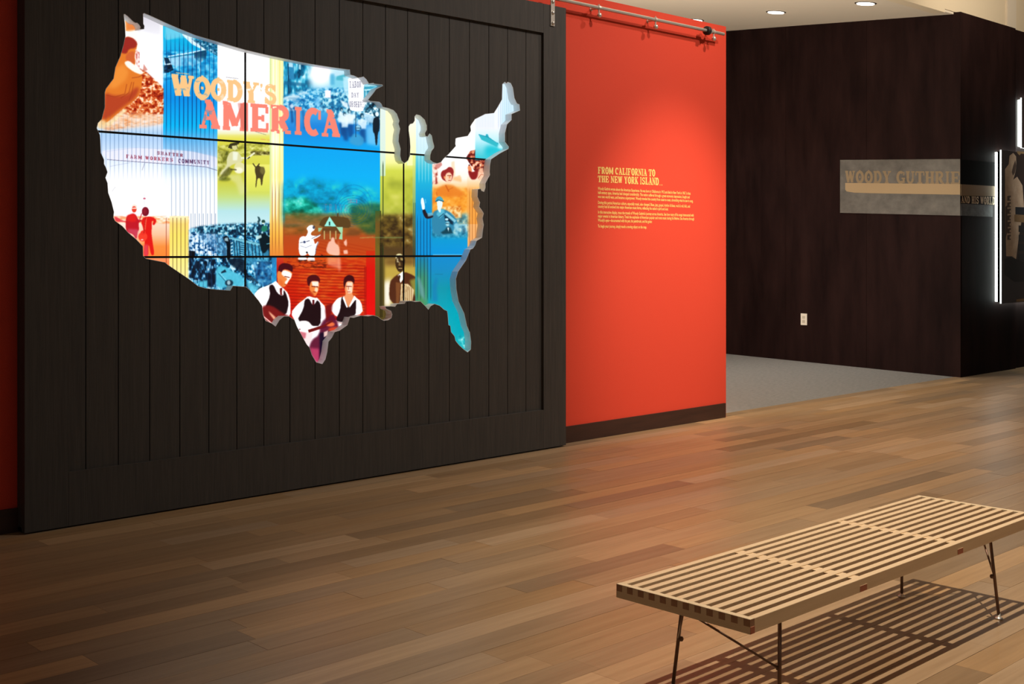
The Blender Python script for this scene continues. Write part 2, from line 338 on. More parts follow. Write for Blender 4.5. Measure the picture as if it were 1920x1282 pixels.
def paint_text(quad, text_boxes, col, K, bold=1.0, a=1.0, asp=.7):
    for ch, x0, x1 in text_boxes:
        rings = [[bil(quad, x0+(x1-x0)*u, v) for u, v in q] for q in glyph_quads(ch, asp, bold)]
        P = [fr(K, r) for r in rings]; A = np.array([p for r in P for p in r])
        X0, Y0 = max(0, int(A[:, 0].min())-3), max(0, int(A[:, 1].min())-3); X1, Y1 = min(CW, int(A[:, 0].max())+3), min(CH, int(A[:, 1].max())+3)
        acc = np.zeros((Y1-Y0, X1-X0), np.float32)
        for r in P:
            mm = mask_poly(r)
            if mm:
                sl, m = mm; acc_sl = (slice(sl[0].start-Y0, sl[0].stop-Y0), slice(sl[1].start-X0, sl[1].stop-X0))
                ys0, xs0 = max(0, acc_sl[0].start), max(0, acc_sl[1].start); ys1, xs1 = min(Y1-Y0, acc_sl[0].stop), min(X1-X0, acc_sl[1].stop)
                mm2 = m[ys0-acc_sl[0].start:ys1-acc_sl[0].start, xs0-acc_sl[1].start:xs1-acc_sl[1].start]
                acc[ys0:ys1, xs0:xs1] = np.maximum(acc[ys0:ys1, xs0:xs1], mm2)
        put((slice(Y0, Y1), slice(X0, X1)), blur(acc, .6), C3(col), a)
K1, K2, K3, K4, K5, K6, K7, K8 = (180,15,5.342), (180,240,7.122), (180,400,8.0), (400,250,5.128), (460,480,6.104), (640,120,6.409), (700,300,6.409), (690,460,6.105)
KT, KS, KH, KW, KN, L3 = (310,120,5.4857), (525,110,6.745), (560,330,7.121), (340,400,8.01), (820,130,6.75), (160,230,3.885)
W_ = (253, 253, 255)
# --- A/B: the two western panels
rect(170, 306, 0, 420, [(0, (250, 250, 252)), (225, (244, 240, 240)), (250, (170, 205, 238)), (262, (178, 208, 242)), (300, (225, 235, 250)), (340, W_), (420, W_)])
rect(246, 306, 20, 72, [(28, (205, 200, 212)), (72, (240, 240, 247))], .8, fx=8, fy=10)
rect(306, 409, 10, 430, [(10, (20, 190, 225)), (120, (10, 165, 228)), (185, (0, 140, 226)), (235, (0, 178, 240)), (262, (95, 178, 232)), (300, (190, 218, 246)), (335, (240, 247, 253)), (430, W_)])
tex(R4(306, 408, 95, 150), [(0, (0, 60, 110)), (.35, (0, 130, 200)), (.6, (60, 190, 235)), (1, (200, 240, 250))], 6, 3, 3, 11, .75, 3)
poly(K1, [(680,330),(860,300),(960,310),(1225,330),(1225,180),(900,120),(680,150)], (60, 195, 228), .9)
poly(K1, [(700,190),(760,215),(860,205),(860,285),(700,320)], (120, 205, 232), .7, 2)
poly(K1, [(860,240),(960,290),(1100,400),(1110,440),(960,360),(870,275)], (225, 245, 252), .95, 1)
tex([(357, 72), (408, 80), (408, 105), (385, 92)], [(0, (0, 40, 60)), (.5, (30, 110, 150)), (1, (210, 240, 250))], 2.5, 2, 2, 12, .9, 1)
line(K1, [(720,485),(960,445),(1090,415)], 9, (235, 248, 255)); line(K1, [(720,500),(960,462),(1090,432)], 5, (5, 50, 80))
poly(K1, [(720,500),(1020,470),(1070,530),(1000,575),(800,585),(740,560)], (170, 220, 245), .85, 2)
poly(K1, [(985,445),(1110,420),(1105,510),(1040,540),(985,500)], (10, 60, 90), .85, 1.2)
poly(K1, [(680,495),(725,500),(765,570),(690,590)], (200, 230, 245)); poly(K1, [(680,495),(725,498),(750,550),(700,560)], (5, 45, 70))
tex([(307, 122), (322, 121), (326, 131), (316, 136), (307, 137)], [(0, (0, 12, 25)), (.7, (0, 60, 100)), (1, (40, 150, 200))], 3, 2, 2, 13, 1, 1)
tex(R4(340, 408, 108, 148), [(0, (0, 90, 160)), (.55, (20, 160, 220)), (1, (190, 235, 250))], 5, 9, 3, 14, .6, 4)
# orange figure crouching over grain
poly(K1, [(440,230),(660,300),(675,760),(600,740),(480,600),(440,440)], W_, 1, 6)
tex([(262, 128), (275, 135), (300, 158), (307, 165), (307, 214), (285, 216), (240, 216), (222, 212), (245, 190), (262, 170)], [(0, (120, 15, 5)), (.4, (190, 60, 20)), (.62, (225, 130, 70)), (.85, (255, 230, 205))], 3.2, 2.6, 3, 21, 1, 2)
tex([(196, 200), (240, 212), (306, 215), (306, 232), (196, 246)], [(0, (230, 130, 60)), (.5, (240, 190, 150)), (1, (250, 230, 215))], 6, 2, 3, 22, .85, 5)
poly(K1, [(290,60),(400,150),(440,205),(360,240),(300,230)], (235, 160, 90), 1, 1); poly(K1, [(310,130),(400,180),(400,220),(310,215)], (225, 120, 55), .8, 2)
poly(K1, [(300,240),(420,215),(430,330),(420,520),(300,520)], (255, 246, 240), 1, 3)
poly(K1, [(285,300),(240,470),(180,620),(85,820),(80,1020),(40,1120),(60,1180),(130,1130),(300,990),(420,900),(450,820),(470,690),(440,640),(380,600),(400,540),(385,480),(410,400),(415,350),(370,300),(320,285)], (222, 120, 38), 1, 1)
poly(K1, [(285,300),(250,400),(250,450),(310,460),(330,410),(400,400),(418,350),(380,305),(320,285)], (150, 35, 30), .95, 2)
poly(K1, [(300,470),(350,430),(395,440),(385,490),(395,560),(340,560),(300,520)], (205, 95, 45), 1, 2)
poly(K1, [(285,540),(330,525),(400,580),(480,640),(460,670),(380,640),(300,580)], (255, 246, 235), 1, 1.5)
poly(K1, [(90,840),(180,880),(320,870),(400,790),(440,800),(400,900),(260,1000),(120,1110),(50,1120),(80,1000)], (165, 45, 30), .75, 5)
poly(K1, [(200,600),(280,560),(330,640),(300,720),(200,800),(130,800)], (240, 150, 60), .7, 6)
for q in ([(100,870),(190,890),(290,860),(310,760)], [(250,900),(330,850),(360,740)], [(330,930),(360,860),(380,740)], [(360,700),(430,690),(470,670)]): line(K1, q, 7, (150, 50, 20), .7, 1)
tex([(195, 232), (207, 226), (225, 212), (232, 204), (240, 205), (228, 216), (205, 238)], [(0, (235, 200, 140)), (1, (250, 235, 190))], 4, 4, 2, 4, .8, 2)
ell(K1, 60, 1165, 50, 45, (240, 205, 150), .9, 4)
poly(K1, [(470,640),(520,620),(480,560)], (190, 80, 60), .6, 1)
tex([(254, 92), (262, 98), (262, 130), (256, 120)], [(0, (180, 40, 40)), (.6, (240, 190, 180)), (1, W_)], 2, 3, 2, 8, .9, .8)
# banner arch
poly(L3, [(110,210),(180,195),(360,180),(540,190),(760,205),(900,235),(965,250),(965,330),(880,322),(760,312),(400,285),(160,268)], (238, 234, 250), .75, 1.5)
line(L3, [(150,210),(360,182),(560,190),(780,207),(965,252)], 3, (170, 195, 225), .6)
line(L3, [(160,268),(400,286),(760,312),(880,322),(965,348)], 3.5, (70, 60, 90), .8)
line(L3, [(180,318),(330,290)], 2, (90, 100, 130), .5); line(L3, [(415,345),(435,290)], 3, (60, 50, 80), .5); line(L3, [(195,500),(222,465)], 2, (90, 90, 100), .6)
paint_text([(815,352),(1165,385),(1165,345),(815,308)], letter_run('SHAFTER', 0, 1, .35), (118, 28, 48), K2, .8)
paint_text([(405,400),(1030,448),(1030,402),(405,352)], letter_run('FARM WORKERS', 0, 1, .35, .8), (150, 40, 60), K2, .75)
paint_text([(678,292),(905,303),(905,276),(678,262)], letter_run('COMMUNITY', 0, 1, .35), (70, 20, 60), L3, .8)
vlines([191+8.05*i for i in range(27)], 205, 345, (20, 60, 110), .45, 1.0, 45)
vlines([312.5+8.05*i for i in range(12)], 60, 262, (0, 35, 95), .75, 1.3, 30)
vlines([322+8.05*i for i in range(11)], 255, 485, (30, 60, 110), .45, 1.0, 30)
# farm field with the two men seen from behind
rect(205, 356, 405, 486, [(405, (255, 250, 245)), (414, (255, 190, 130)), (419, (250, 215, 190)), (440, (250, 190, 150)), (462, (250, 140, 60)), (486, (250, 130, 50))], 1, fx=1, fy=5)
rect(205, 270, 419, 486, [(419, (250, 235, 232)), (486, (248, 170, 120))], .6, fx=25)
tex(R4(212, 354, 405, 419), [(0, (235, 90, 40)), (.45, (255, 190, 130)), (.7, (255, 240, 225)), (1, W_)], 7, 2.5, 3, 31, .8, 2)
poly(K3, [(270,45),(330,60),(400,110),(520,118),(520,135),(380,128),(300,125)], (215, 40, 60), .85, 1.5)
rect(317, 355, 405, 525, [(405, (255, 240, 190)), (420, (255, 215, 110)), (440, (255, 225, 100)), (480, (250, 232, 120)), (525, (245, 232, 150))], .95, fx=2)
rect(255, 318, 481, 505, [(481, (245, 150, 100)), (505, (240, 120, 60))], 1)
vlines([324.5, 332, 339.5, 347.5], 408, 525, (60, 40, 20), .8, 1.1); vlines([312], 408, 498, (120, 30, 20), .8, 1.4)
ell(K2, 515, 1045, 34, 26, (255, 225, 210)); ell(K2, 512, 1085, 32, 42, (225, 60, 40)); poly(K2, [(478,1065),(548,1060),(556,1078),(474,1080)], (250, 215, 200))
poly(K3, [(470,30),(560,0),(600,20),(640,100),(690,95),(690,120),(640,130),(650,255),(625,262),(610,395),(560,310),(480,285),(450,240),(448,100)], (190, 20, 35), 1, 1)
poly(K3, [(470,30),(560,0),(600,20),(610,120),(540,130),(470,110)], (225, 30, 25), .8, 3); poly(K3, [(480,230),(640,240),(610,395),(560,310),(480,285)], (205, 70, 95), .8, 3)
line(K3, [(655,95),(680,30),(686,0)], 14, (205, 50, 60))
ell(K2, 662, 1115, 48, 62, (120, 15, 35)); ell(K2, 650, 1110, 22, 40, (165, 35, 50), .5, 3)
poly(K3, [(700,70),(760,50),(850,50),(915,100),(880,180),(845,165),(870,115),(840,110),(840,200),(835,300),(850,420),(880,620),(830,632),(790,440),(790,640),(715,640),(735,420),(720,300),(705,200),(680,140)], (222, 22, 18), 1, 1)
poly(K3, [(735,100),(765,60),(745,250),(725,250)], (250, 130, 90), .7, 1.5); poly(K3, [(720,470),(790,470),(790,640),(715,640)], (225, 70, 90), .8, 4); ell(K3, 705, 350, 68, 70, (240, 60, 40), 1, 1); ell(K3, 710, 290, 40, 34, (235, 50, 35)); ell(K3, 695, 395, 20, 10, (255, 200, 190)); line(K3, [(720,300),(745,60)], 10, (160, 10, 10), .8)
line(L3, [(430,520),(430,600)], 2, (120, 130, 150), .5); ell(L3, 432, 552, 10, 6, (190, 60, 90), .8, .8)
# --- C: white, then yellow-green, then the cyan crowd
rect(408, 506, 10, 560, [(10, W_), (238, W_), (250, (240, 243, 228)), (254, (226, 222, 90)), (330, (205, 205, 70)), (362, (205, 215, 95)), (378, (190, 220, 170)), (395, (178, 222, 226)), (430, (200, 232, 240)), (560, (90, 190, 225))])
rect(408, 506, 243, 262, [(243, (238, 238, 225)), (262, (222, 212, 60))], .7)
rect(409, 458, 262, 395, [(262, (206, 200, 60)), (340, (196, 196, 60)), (370, (190, 215, 130)), (395, (180, 225, 225))], .7, fx=2, fy=4)
tex([(409, 272), (506, 268), (506, 290), (409, 296)], [(0, (90, 85, 20)), (.5, (185, 185, 70)), (1, (240, 238, 170))], 5, 3, 3, 41, .8, 1.5)
tex([(470, 283), (506, 284), (506, 291), (470, 291)], [(0, (40, 35, 10)), (.5, (120, 110, 50)), (1, (230, 225, 150))], 3, 2, 2, 42, .9, 1)
rect(462, 506, 307, 360, [(307, (238, 235, 120)), (340, (228, 228, 95)), (360, (210, 218, 90))], .8, fy=2)
tex([(409, 283), (430, 283), (430, 330), (422, 337), (409, 338)], [(0, (50, 55, 10)), (.45, (150, 150, 60)), (1, (235, 235, 170))], 5, 6, 3, 43, .75, 1.5)
poly(K4, [(150,110),(190,90),(250,88),(250,100),(225,110),(240,140),(215,160),(185,150),(160,145)], (60, 55, 30), 1, .8); poly(K4, [(180,120),(225,115),(235,145),(210,165),(185,150)], (210, 205, 140), 1, .8); line(K4, [(150,140),(165,105),(250,88)], 14, (50, 45, 20))
poly(K4, [(160,180),(200,170),(245,180),(275,230),(290,260),(260,280),(180,300),(150,330),(120,390),(60,400),(80,360),(130,320),(130,240)], (215, 212, 160), 1, 1.2); poly(K4, [(190,175),(240,180),(230,260),(190,260)], (235, 240, 220), .9, 2); poly(K4, [(100,370),(150,320),(190,350),(160,400),(60,430)], (90, 90, 35), .8, 2)
line(K4, [(270,235),(330,240),(400,185)], 16, (235, 235, 200)); line(K4, [(330,245),(355,225)], 9, (60, 55, 30)); ell(K4, 255, 330, 52, 55, (222, 218, 160), 1, 1, -20); ell(K4, 245, 355, 40, 30, (245, 243, 215), .9, 2); line(K4, [(165,345),(225,350)], 14, (70, 65, 30), .7)
poly(K4, [(150,400),(260,390),(330,560),(260,600),(220,480),(160,440)], (220, 222, 160), .6, 5)
poly(K4, [(405,320),(440,305),(450,320),(490,325),(500,370),(480,420),(472,500),(460,500),(455,430),(425,430),(415,520),(405,518),(415,420),(400,360)], (72, 60, 30), 1, .8); line(K4, [(408,325),(382,288)], 10, (60, 50, 30)); line(K4, [(425,315),(446,290)], 10, (60, 50, 30)); poly(K4, [(455,320),(490,320),(500,370),(478,400),(450,370)], (130, 120, 60), .7, 2)
ell(K4, 110, 440, 60, 20, (60, 70, 20), .55, 3)
# crowd over the wooden stand
tex([(355, 430), (372, 425), (420, 420), (505, 418), (515, 424), (520, 450), (520, 548), (355, 548)], [(0, (0, 12, 28)), (.36, (5, 50, 85)), (.55, (40, 140, 190)), (.75, (160, 220, 240)), (1, (235, 248, 252))], 2.6, 3.6, 3, 51, 1, 4)
tex([(355, 440), (372, 432), (405, 434), (408, 480), (355, 474)], [(0, (5, 35, 70)), (.34, (40, 110, 170)), (.5, (190, 222, 245)), (1, (248, 250, 255))], 2.2, 3.0, 2, 56, 1, 3)
tex([(365, 430), (375, 424), (520, 420), (520, 446), (430, 440), (370, 438)], [(0, (0, 15, 35)), (.5, (10, 60, 90)), (.7, (110, 190, 215)), (1, (220, 245, 250))], 3, 3.6, 2, 52, .9, 1)
poly(KW, [(250,290),(520,300),(640,330),(700,360),(720,660),(600,640),(440,480),(260,400)], (120, 185, 225), .45, 4)
for i in range(12): x = 410+i*22; line(KW, [(x,300+i*4),(x+10+i*3,520+i*12)], 8, (20, 80, 140), .6, .8)
poly(KW, [(735,350),(960,395),(1180,450),(1180,500),(960,440),(735,385)], (120, 200, 220), .9, 1); line(KW, [(735,360),(960,400),(1180,455)], 5, (10, 50, 80), .8)
poly(KW, [(740,390),(960,440),(1180,500),(1320,520),(1320,760),(960,760),(740,640)], (60, 155, 195), .75, 2)
for x in (790, 830, 870, 1000, 1060, 1110, 1165, 1215, 1320): line(KW, [(x,400+(x-790)*.2),(x+20,650+(x-790)*.1)], 13, (3, 35, 60), .9)
for j in range(24): line(KW, [(890-j*.6,440+j*16),(960-j,455+j*16)], 6, (150, 215, 230) if j % 2 else (0, 20, 40), .9)
poly(KW, [(630,350),(690,330),(725,380),(740,440),(745,700),(680,700),(690,470),(640,400)], (0, 12, 25), 1, 1); poly(KW, [(655,370),(700,360),(710,420),(650,410)], (190, 225, 235), .8, 1.5)
for j in range(9): line(KW, [(745,425+j*26),(775,412+j*26)], 13, (225, 245, 250) if j % 2 else (10, 50, 90), .85)
poly(KW, [(1145,45),(1175,55),(1195,100),(1160,160),(1145,120),(1160,95)], (40, 75, 85), 1, .8); ell(KW, 1235, 120, 28, 26, (30, 70, 60)); ell(KW, 1235, 150, 22, 12, (220, 240, 220)); poly(KW, [(1215,190),(1290,180),(1300,250),(1240,280),(1200,250)], (30, 125, 95), .95, 1); poly(KW, [(1150,330),(1250,290),(1330,360),(1440,400),(1440,460),(1330,500),(1250,610),(1200,560),(1180,440)], (0, 22, 32), 1, 1.5); poly(KW, [(1120,350),(1200,320),(1210,360),(1130,400)], (200, 235, 235), .9, 1.5); line(KW, [(1280,460),(1440,430)], 14, (90, 170, 190), .9)
tex([(355, 470), (367, 471), (367, 486), (405, 486), (408, 540), (355, 520)], [(0, (0, 5, 15)), (.55, (2, 25, 50)), (.78, (60, 140, 190)), (1, (210, 240, 250))], 3, 6, 2, 53, .95, 1.5)
poly(KW, [(120,560),(205,570),(210,650),(120,650)], (5, 10, 18))
poly(KW, [(520,800),(640,780),(760,860),(940,950),(960,1100),(760,1090),(520,1140)], (80, 190, 218), .95, 3); poly(KW, [(240,1030),(400,1000),(400,1120),(280,1110)], (90, 200, 225), .9, 3)
poly(KW, [(700,740),(980,940),(1200,1080),(1100,1000),(960,880),(960,660),(700,680)], (2, 20, 38), .9, 3)
line(KW, [(560,900),(690,1050)], 6, (10, 60, 90)); line(KW, [(580,890),(710,1040)], 4, (200, 235, 245)); poly(KW, [(410,900),(500,920),(510,1060),(460,1120),(400,1100)], (2, 15, 35), .85, 2.5); ell(KW, 720, 1045, 62, 50, (12, 40, 60), .95, 1.5); ell(KW, 715, 1040, 26, 34, (190, 225, 235), .8, 1.5); poly(KW, [(600,880),(660,840),(680,880),(600,900)], (5, 25, 45), .9, 1)
for j in range(4): line(KW, [(1000+j*24,960-j*2),(1180+j*20,1110-j*10)], 4, (150, 215, 235), .8)
poly(KW, [(980,1000),(1120,1090),(1180,1100),(1100,1210),(1000,1120)], (90, 195, 222), .9, 3)
tex([(475, 490), (508, 490), (510, 530), (495, 537), (480, 525)], [(0, (5, 40, 80)), (.6, (30, 110, 170)), (1, (120, 200, 230))], 5, 5, 2, 54, .85, 2); ell(KW, 1150, 745, 18, 18, (150, 215, 230))
rect(510, 520, 482, 548, [(482, (40, 130, 190)), (548, (20, 150, 215))], .9)
vlines([358.5+7.7*i for i in range(7)], 400, 540, (20, 60, 110), .55, 1.0)
# --- D: cream and yellow stripes
rect(506, 533, 60, 482, [(60, (240, 240, 175)), (230, (246, 242, 190)), (262, (250, 248, 205)), (330, (248, 235, 150)), (360, (250, 238, 175)), (400, (252, 214, 120)), (440, (245, 180, 70)), (482, (225, 130, 50))])
rect(519, 533, 482, 570, [(482, (210, 60, 30)), (505, (170, 20, 20)), (570, (150, 15, 10))])
for x, w, cc, a in ((507.5, 2.5, (205, 225, 150), .8), (513, 2, (255, 255, 250), .7), (519, 2, (255, 252, 235), .7), (525, 2, (240, 228, 110), .7), (530.5, 3, (246, 238, 165), .9)): rect(x-w/2, x+w/2, 60, 420, [(60, cc), (420, cc)], a, fy=20)
vlines([511, 517, 523.5, 531.5], 338, 480, (110, 40, 20), .75, 1.2, 25)
# --- E: street march above, dust cloud, house, red boards
rect(532, 713, 100, 600, [(100, (60, 185, 220)), (180, (90, 195, 235)), (240, (30, 130, 215)), (275, (0, 160, 235)), (330, (0, 172, 238)), (352, (0, 175, 230)), (385, (0, 165, 200)), (405, (60, 130, 90)), (418, (150, 85, 30)), (445, (180, 70, 25)), (482, (195, 65, 15)), (540, (205, 35, 5)), (600, (190, 10, 5))])
tex([(532, 112), (583, 122), (590, 150), (600, 165), (580, 172), (532, 185)], [(0, (0, 55, 90)), (.4, (15, 120, 165)), (.65, (60, 180, 215)), (1, (200, 240, 250))], 5, 12, 3, 61, 1, 1)
poly(KS, [(105,45),(180,70),(180,270),(115,250)], (40, 130, 180), .9, 1); poly(KS, [(110,50),(165,60),(165,110),(110,100)], (190, 230, 245), .9, 1); poly(KS, [(240,70),(265,75),(265,140),(240,130)], (200, 240, 250), .8, 1); line(KS, [(105,60),(110,430)], 12, (5, 60, 95)); ell(KS, 60, 240, 18, 28, (60, 170, 215)); ell(KS, 285, 190, 22, 30, (10, 90, 130), .8, 1); poly(KS, [(55,280),(320,310),(320,350),(55,330)], (10, 90, 135), .7, 2)
rect(575, 713, 100, 172, [(100, (225, 242, 250)), (150, (190, 228, 244)), (172, (130, 205, 235))], .9, fx=14, fy=6); ell(KS, 510, 200, 130, 130, (255, 255, 255), 1, 12); poly(KS, [(400,90),(640,130),(640,330),(430,330)], (240, 250, 255), .7, 14); ell(KS, 520, 180, 115, 115, (255, 246, 255), 1, 4)
poly(KS, [(630,190),(700,230),(830,170),(860,240),(860,520),(700,470),(640,380)], (120, 205, 230), .85, 4); poly(KS, [(720,225),(830,185),(830,280),(710,270)], (70, 175, 195), .9, 2); poly(KS, [(640,190),(690,190),(690,330),(640,330)], (60, 160, 205), .6, 3); poly(KS, [(700,170),(820,165),(820,200),(700,215)], (190, 225, 238), .8, 2)
tex([(532, 180), (575, 167), (640, 164), (680, 175), (713, 195), (713, 215), (640, 215), (580, 205), (532, 212)], [(0, (0, 70, 130)), (.35, (30, 140, 200)), (.6, (130, 205, 235)), (1, (235, 250, 255))], 2.6, 2.8, 3, 62, .9, 4)
tex([(600, 170), (650, 175), (713, 195), (713, 235), (640, 232), (600, 200)], [(0, (0, 55, 105)), (.4, (30, 125, 175)), (.6, (150, 215, 230)), (1, (245, 252, 255))], 3.6, 4.4, 3, 63, .85, 4)
ell(KS, 150, 490, 110, 28, (205, 230, 240), .9, 2, -8); ell(KS, 300, 440, 70, 16, (190, 225, 240), .8, 2, -6); ell(KS, 250, 530, 100, 30, (10, 90, 160), .5, 5); ell(KS, 160, 500, 60, 12, (110, 170, 205), .7, 2)
poly(KS, [(575,400),(645,400),(645,495),(570,490)], (250, 240, 252), 1, 1); poly(KS, [(760,520),(860,560),(870,640),(800,600)], (225, 242, 250), .9, 2); poly(KS, [(440,500),(500,480),(510,600),(440,590)], (110, 190, 235), .8, 4)
rect(560, 700, 225, 285, [(225, (20, 120, 210)), (285, (0, 162, 236))], .55, fx=25, fy=12)
for x, h, cc in ((135, 560, (5, 60, 130)), (190, 600, (10, 70, 140)), (290, 640, (20, 100, 170))): poly(KS, [(x-25,h),(x+20,h),(x+40,h+240),(x+10,h+260),(x,h+120)], cc, .75, 3)
ell(KS, 150, 600, 22, 26, (225, 240, 250), .8, 1.5)
for x, yy, sc_ in ((780, 640, .8), (880, 660, 1.0), (1040, 720, 1.0), (820, 700, .8)):
    ell(KS, x, yy, 26*sc_, 34*sc_, (10, 60, 90), .9, 1); ell(KS, x+4, yy+12, 14*sc_, 20*sc_, (190, 225, 235), .8, 1); poly(KS, [(x-55*sc_,yy+60),(x,yy+35),(x+60*sc_,yy+60),(x+50*sc_,yy+170),(x-45*sc_,yy+170)], (225, 242, 250), .85, 2); poly(KS, [(x-40*sc_,yy+170),(x+50*sc_,yy+170),(x+55*sc_,yy+340),(x-10,yy+330)], (5, 65, 130), .8, 4)
poly(KS, [(800,700),(960,690),(960,760),(900,800),(830,790)], (235, 245, 250), .7, 4); poly(KS, [(1060,680),(1250,690),(1240,830),(1080,800)], (190, 225, 245), .8, 3); poly(KS, [(1090,850),(1180,850),(1265,870),(1265,1110),(1100,1080)], (110, 195, 240), .85, 6)
tex([(684, 190), (713, 190), (713, 222), (684, 212)], [(0, (5, 25, 40)), (.5, (70, 140, 170)), (.7, (230, 245, 248)), (1, (255, 255, 255))], 3, 4, 2, 64, 1, 1)
poly(KS, [(1180,760),(1215,735),(1262,740),(1262,900),(1240,940),(1232,1090),(1212,1095),(1200,950),(1175,920)], (8, 25, 38), 1, 1); ell(KS, 1230, 700, 22, 30, (230, 242, 248))
ell(KS, 990, 880, 42, 45, (40, 120, 175), 1, 1); ell(KS, 990, 870, 30, 30, (150, 210, 235), .9, 1); line(KS, [(955,875),(1030,878)], 6, (0, 40, 80)); line(KS, [(975,905),(1005,907)], 5, (0, 40, 80)); poly(KS, [(885,1010),(940,940),(1010,960),(1070,1010),(1060,1080),(1000,1110),(880,1070)], (60, 155, 205), .85, 3); line(KS, [(962,670),(960,990)], 7, (5, 45, 80))
poly(KS, [(860,240),(1060,225),(1075,330),(1078,665),(955,668),(870,640),(862,300)], (252, 252, 255), 1, 1)
poly(KS, [(800,230),(860,235),(860,450),(810,430)], (190, 232, 245), .8, 2)
poly(KS, [(1065,335),(1270,325),(1180,370),(1140,390),(1060,510)], (60, 160, 190), 1, 1); line(KS, [(1070,345),(1290,335)], 14, (190, 235, 240)); line(KS, [(1070,395),(1180,390)], 14, (200, 240, 245)); line(KS, [(1075,420),(1150,415)], 8, (20, 90, 120)); line(KS, [(1090,400),(1090,490)], 10, (190, 235, 245))
paint_text([(885,368),(1030,362),(1030,285),(885,285)], letter_run('LABOR', 0, 1, .25), (60, 60, 90), KS, .45)
paint_text([(905,490),(1000,492),(1000,430),(905,428)], letter_run('DAY', 0, 1, .25), (60, 60, 90), KS, .45)
paint_text([(880,608),(1065,618),(1065,545),(880,535)], letter_run('OBSERVE', 0, 1, .25), (50, 50, 80), KS, .45)
# dust
tex([(532, 345), (570, 335), (640, 345), (700, 355), (713, 380), (713, 420), (532, 420)], [(0, (0, 95, 75)), (.3, (0, 130, 175)), (.55, (0, 170, 215)), (.8, (50, 205, 200)), (1, (130, 235, 215))], 20, 16, 5, 71, .9, 12)
tex([(532, 372), (575, 370), (600, 388), (610, 400), (560, 410), (532, 405)], [(0, (0, 70, 40)), (.4, (0, 140, 110)), (.7, (60, 210, 180)), (1, (160, 240, 225))], 11, 9, 4, 72, .85, 7)
rect(533, 713, 398, 425, [(398, (95, 110, 50)), (412, (150, 95, 35)), (425, (175, 75, 30))], .75, fx=3, fy=8)
tex([(533, 398), (713, 400), (713, 440), (533, 440)], [(0, (70, 70, 20)), (.5, (150, 90, 30)), (1, (190, 120, 50))], 14, 6, 3, 73, .5, 5)
tex([(655, 385), (700, 380), (745, 385), (745, 436), (690, 440), (660, 415)], [(0, (10, 70, 45)), (.5, (50, 95, 45)), (1, (110, 120, 40))], 12, 10, 4, 74, .8, 7)
line(KH, [(820,825),(1000,815)], 12, (180, 150, 80), .8, 1.5)
for i in range(26):
    y = 868+i*43; line(KH, [(230,y-60),(560,y+18),(1000,y+100)], 11, (150, 28, 5), .55 if i > 2 else .3, 1.5)
tex([(560, 470), (705, 480), (700, 590), (560, 600)], [(0, (200, 20, 0)), (.5, (225, 80, 20)), (1, (245, 160, 50))], 14, 3.2, 3, 75, .45, 8)
for i in range(16):
    y = 90+i*34; line(K5, [(480,y-25+i*1.5),(920,y+10),(1380,y+22)], 9, (135, 8, 2), .75, 1.2)
rect(686, 704, 470, 595, [(470, (200, 45, 10)), (510, (215, 10, 5)), (595, (232, 8, 8))], .97, fx=1); rect(683, 688, 500, 595, [(500, (160, 10, 5)), (595, (180, 10, 5))], .6)
rect(704, 714, 395, 595, [(395, (60, 90, 40)), (420, (110, 80, 30)), (470, (110, 95, 30)), (595, (95, 85, 30))])
# spiral and faded word
th = np.linspace(0, 13.5*math.pi, 260); sp = [(735+(6+5.2*t**1.02*1.0)*math.cos(t), 460-(6+4.6*t**1.02)*math.sin(t)*1.0) for t in th]
line(KH, sp, 5, (0, 70, 130), .55, .8)
for rr in (200, 245): line(KH, [(735+rr*math.cos(t), 400+rr*1.15*math.sin(t)) for t in np.linspace(2.6, 7.0, 40)], 6, (0, 60, 140), .4, 1.2)
paint_text([(340,455),(660,470),(660,385),(340,370)], letter_run('TRAVE', 0, 1, .5), (150, 120, 150), KH, .6, .6)
paint_text([(655,360),(785,365),(785,310),(655,305)], letter_run('TOUCH', 0, 1, .15), (215, 100, 130), KH, .6, .8)
# house
poly(KH, [(320,560),(415,535),(650,548),(690,600),(700,690),(590,690),(260,680)], (88, 62, 28), 1, 1); poly(KH, [(415,540),(345,670),(505,672)], (150, 235, 220), 1, .8); poly(KH, [(405,610),(422,610),(422,660),(405,660)], (20, 50, 50))
poly(KH, [(515,500),(535,490),(535,550),(515,550)], (80, 60, 30)); poly(KH, [(505,678),(590,680),(588,850),(540,840),(560,770)], (160, 215, 170), 1, .8); poly(KH, [(262,690),(320,690),(290,740),(262,740)], (150, 205, 160), .9); poly(KH, [(325,690),(510,688),(570,770),(300,775)], (100, 62, 28)); poly(KH, [(300,740),(530,740),(520,850),(280,850)], (150, 70, 30), .7, 3)
for x in (345, 422, 498): poly(KH, [(x-5,730),(x+8,730),(x+8,845),(x-5,845)], (205, 200, 130), .8)
poly(KH, [(700,690),(830,730),(820,790),(600,790)], (100, 60, 30), .6, 6)
# pale ghost couple
for P in ([(400,880),(430,870),(440,820),(480,820),(485,890),(540,930),(552,1010),(545,1060),(480,1060),(400,1040),(368,990)], [(605,880),(640,840),(650,900),(640,940),(610,910)], [(600,990),(655,985),(660,1040),(605,1040)]): poly(KH, P, (252, 205, 185), .85, 1.5)
poly(KH, [(385,1080),(560,1090),(570,1250),(380,1180)], (250, 170, 140), .55, 4); poly(KH, [(520,870),(545,870),(560,1280),(530,1280)], (250, 190, 150), .3, 3)
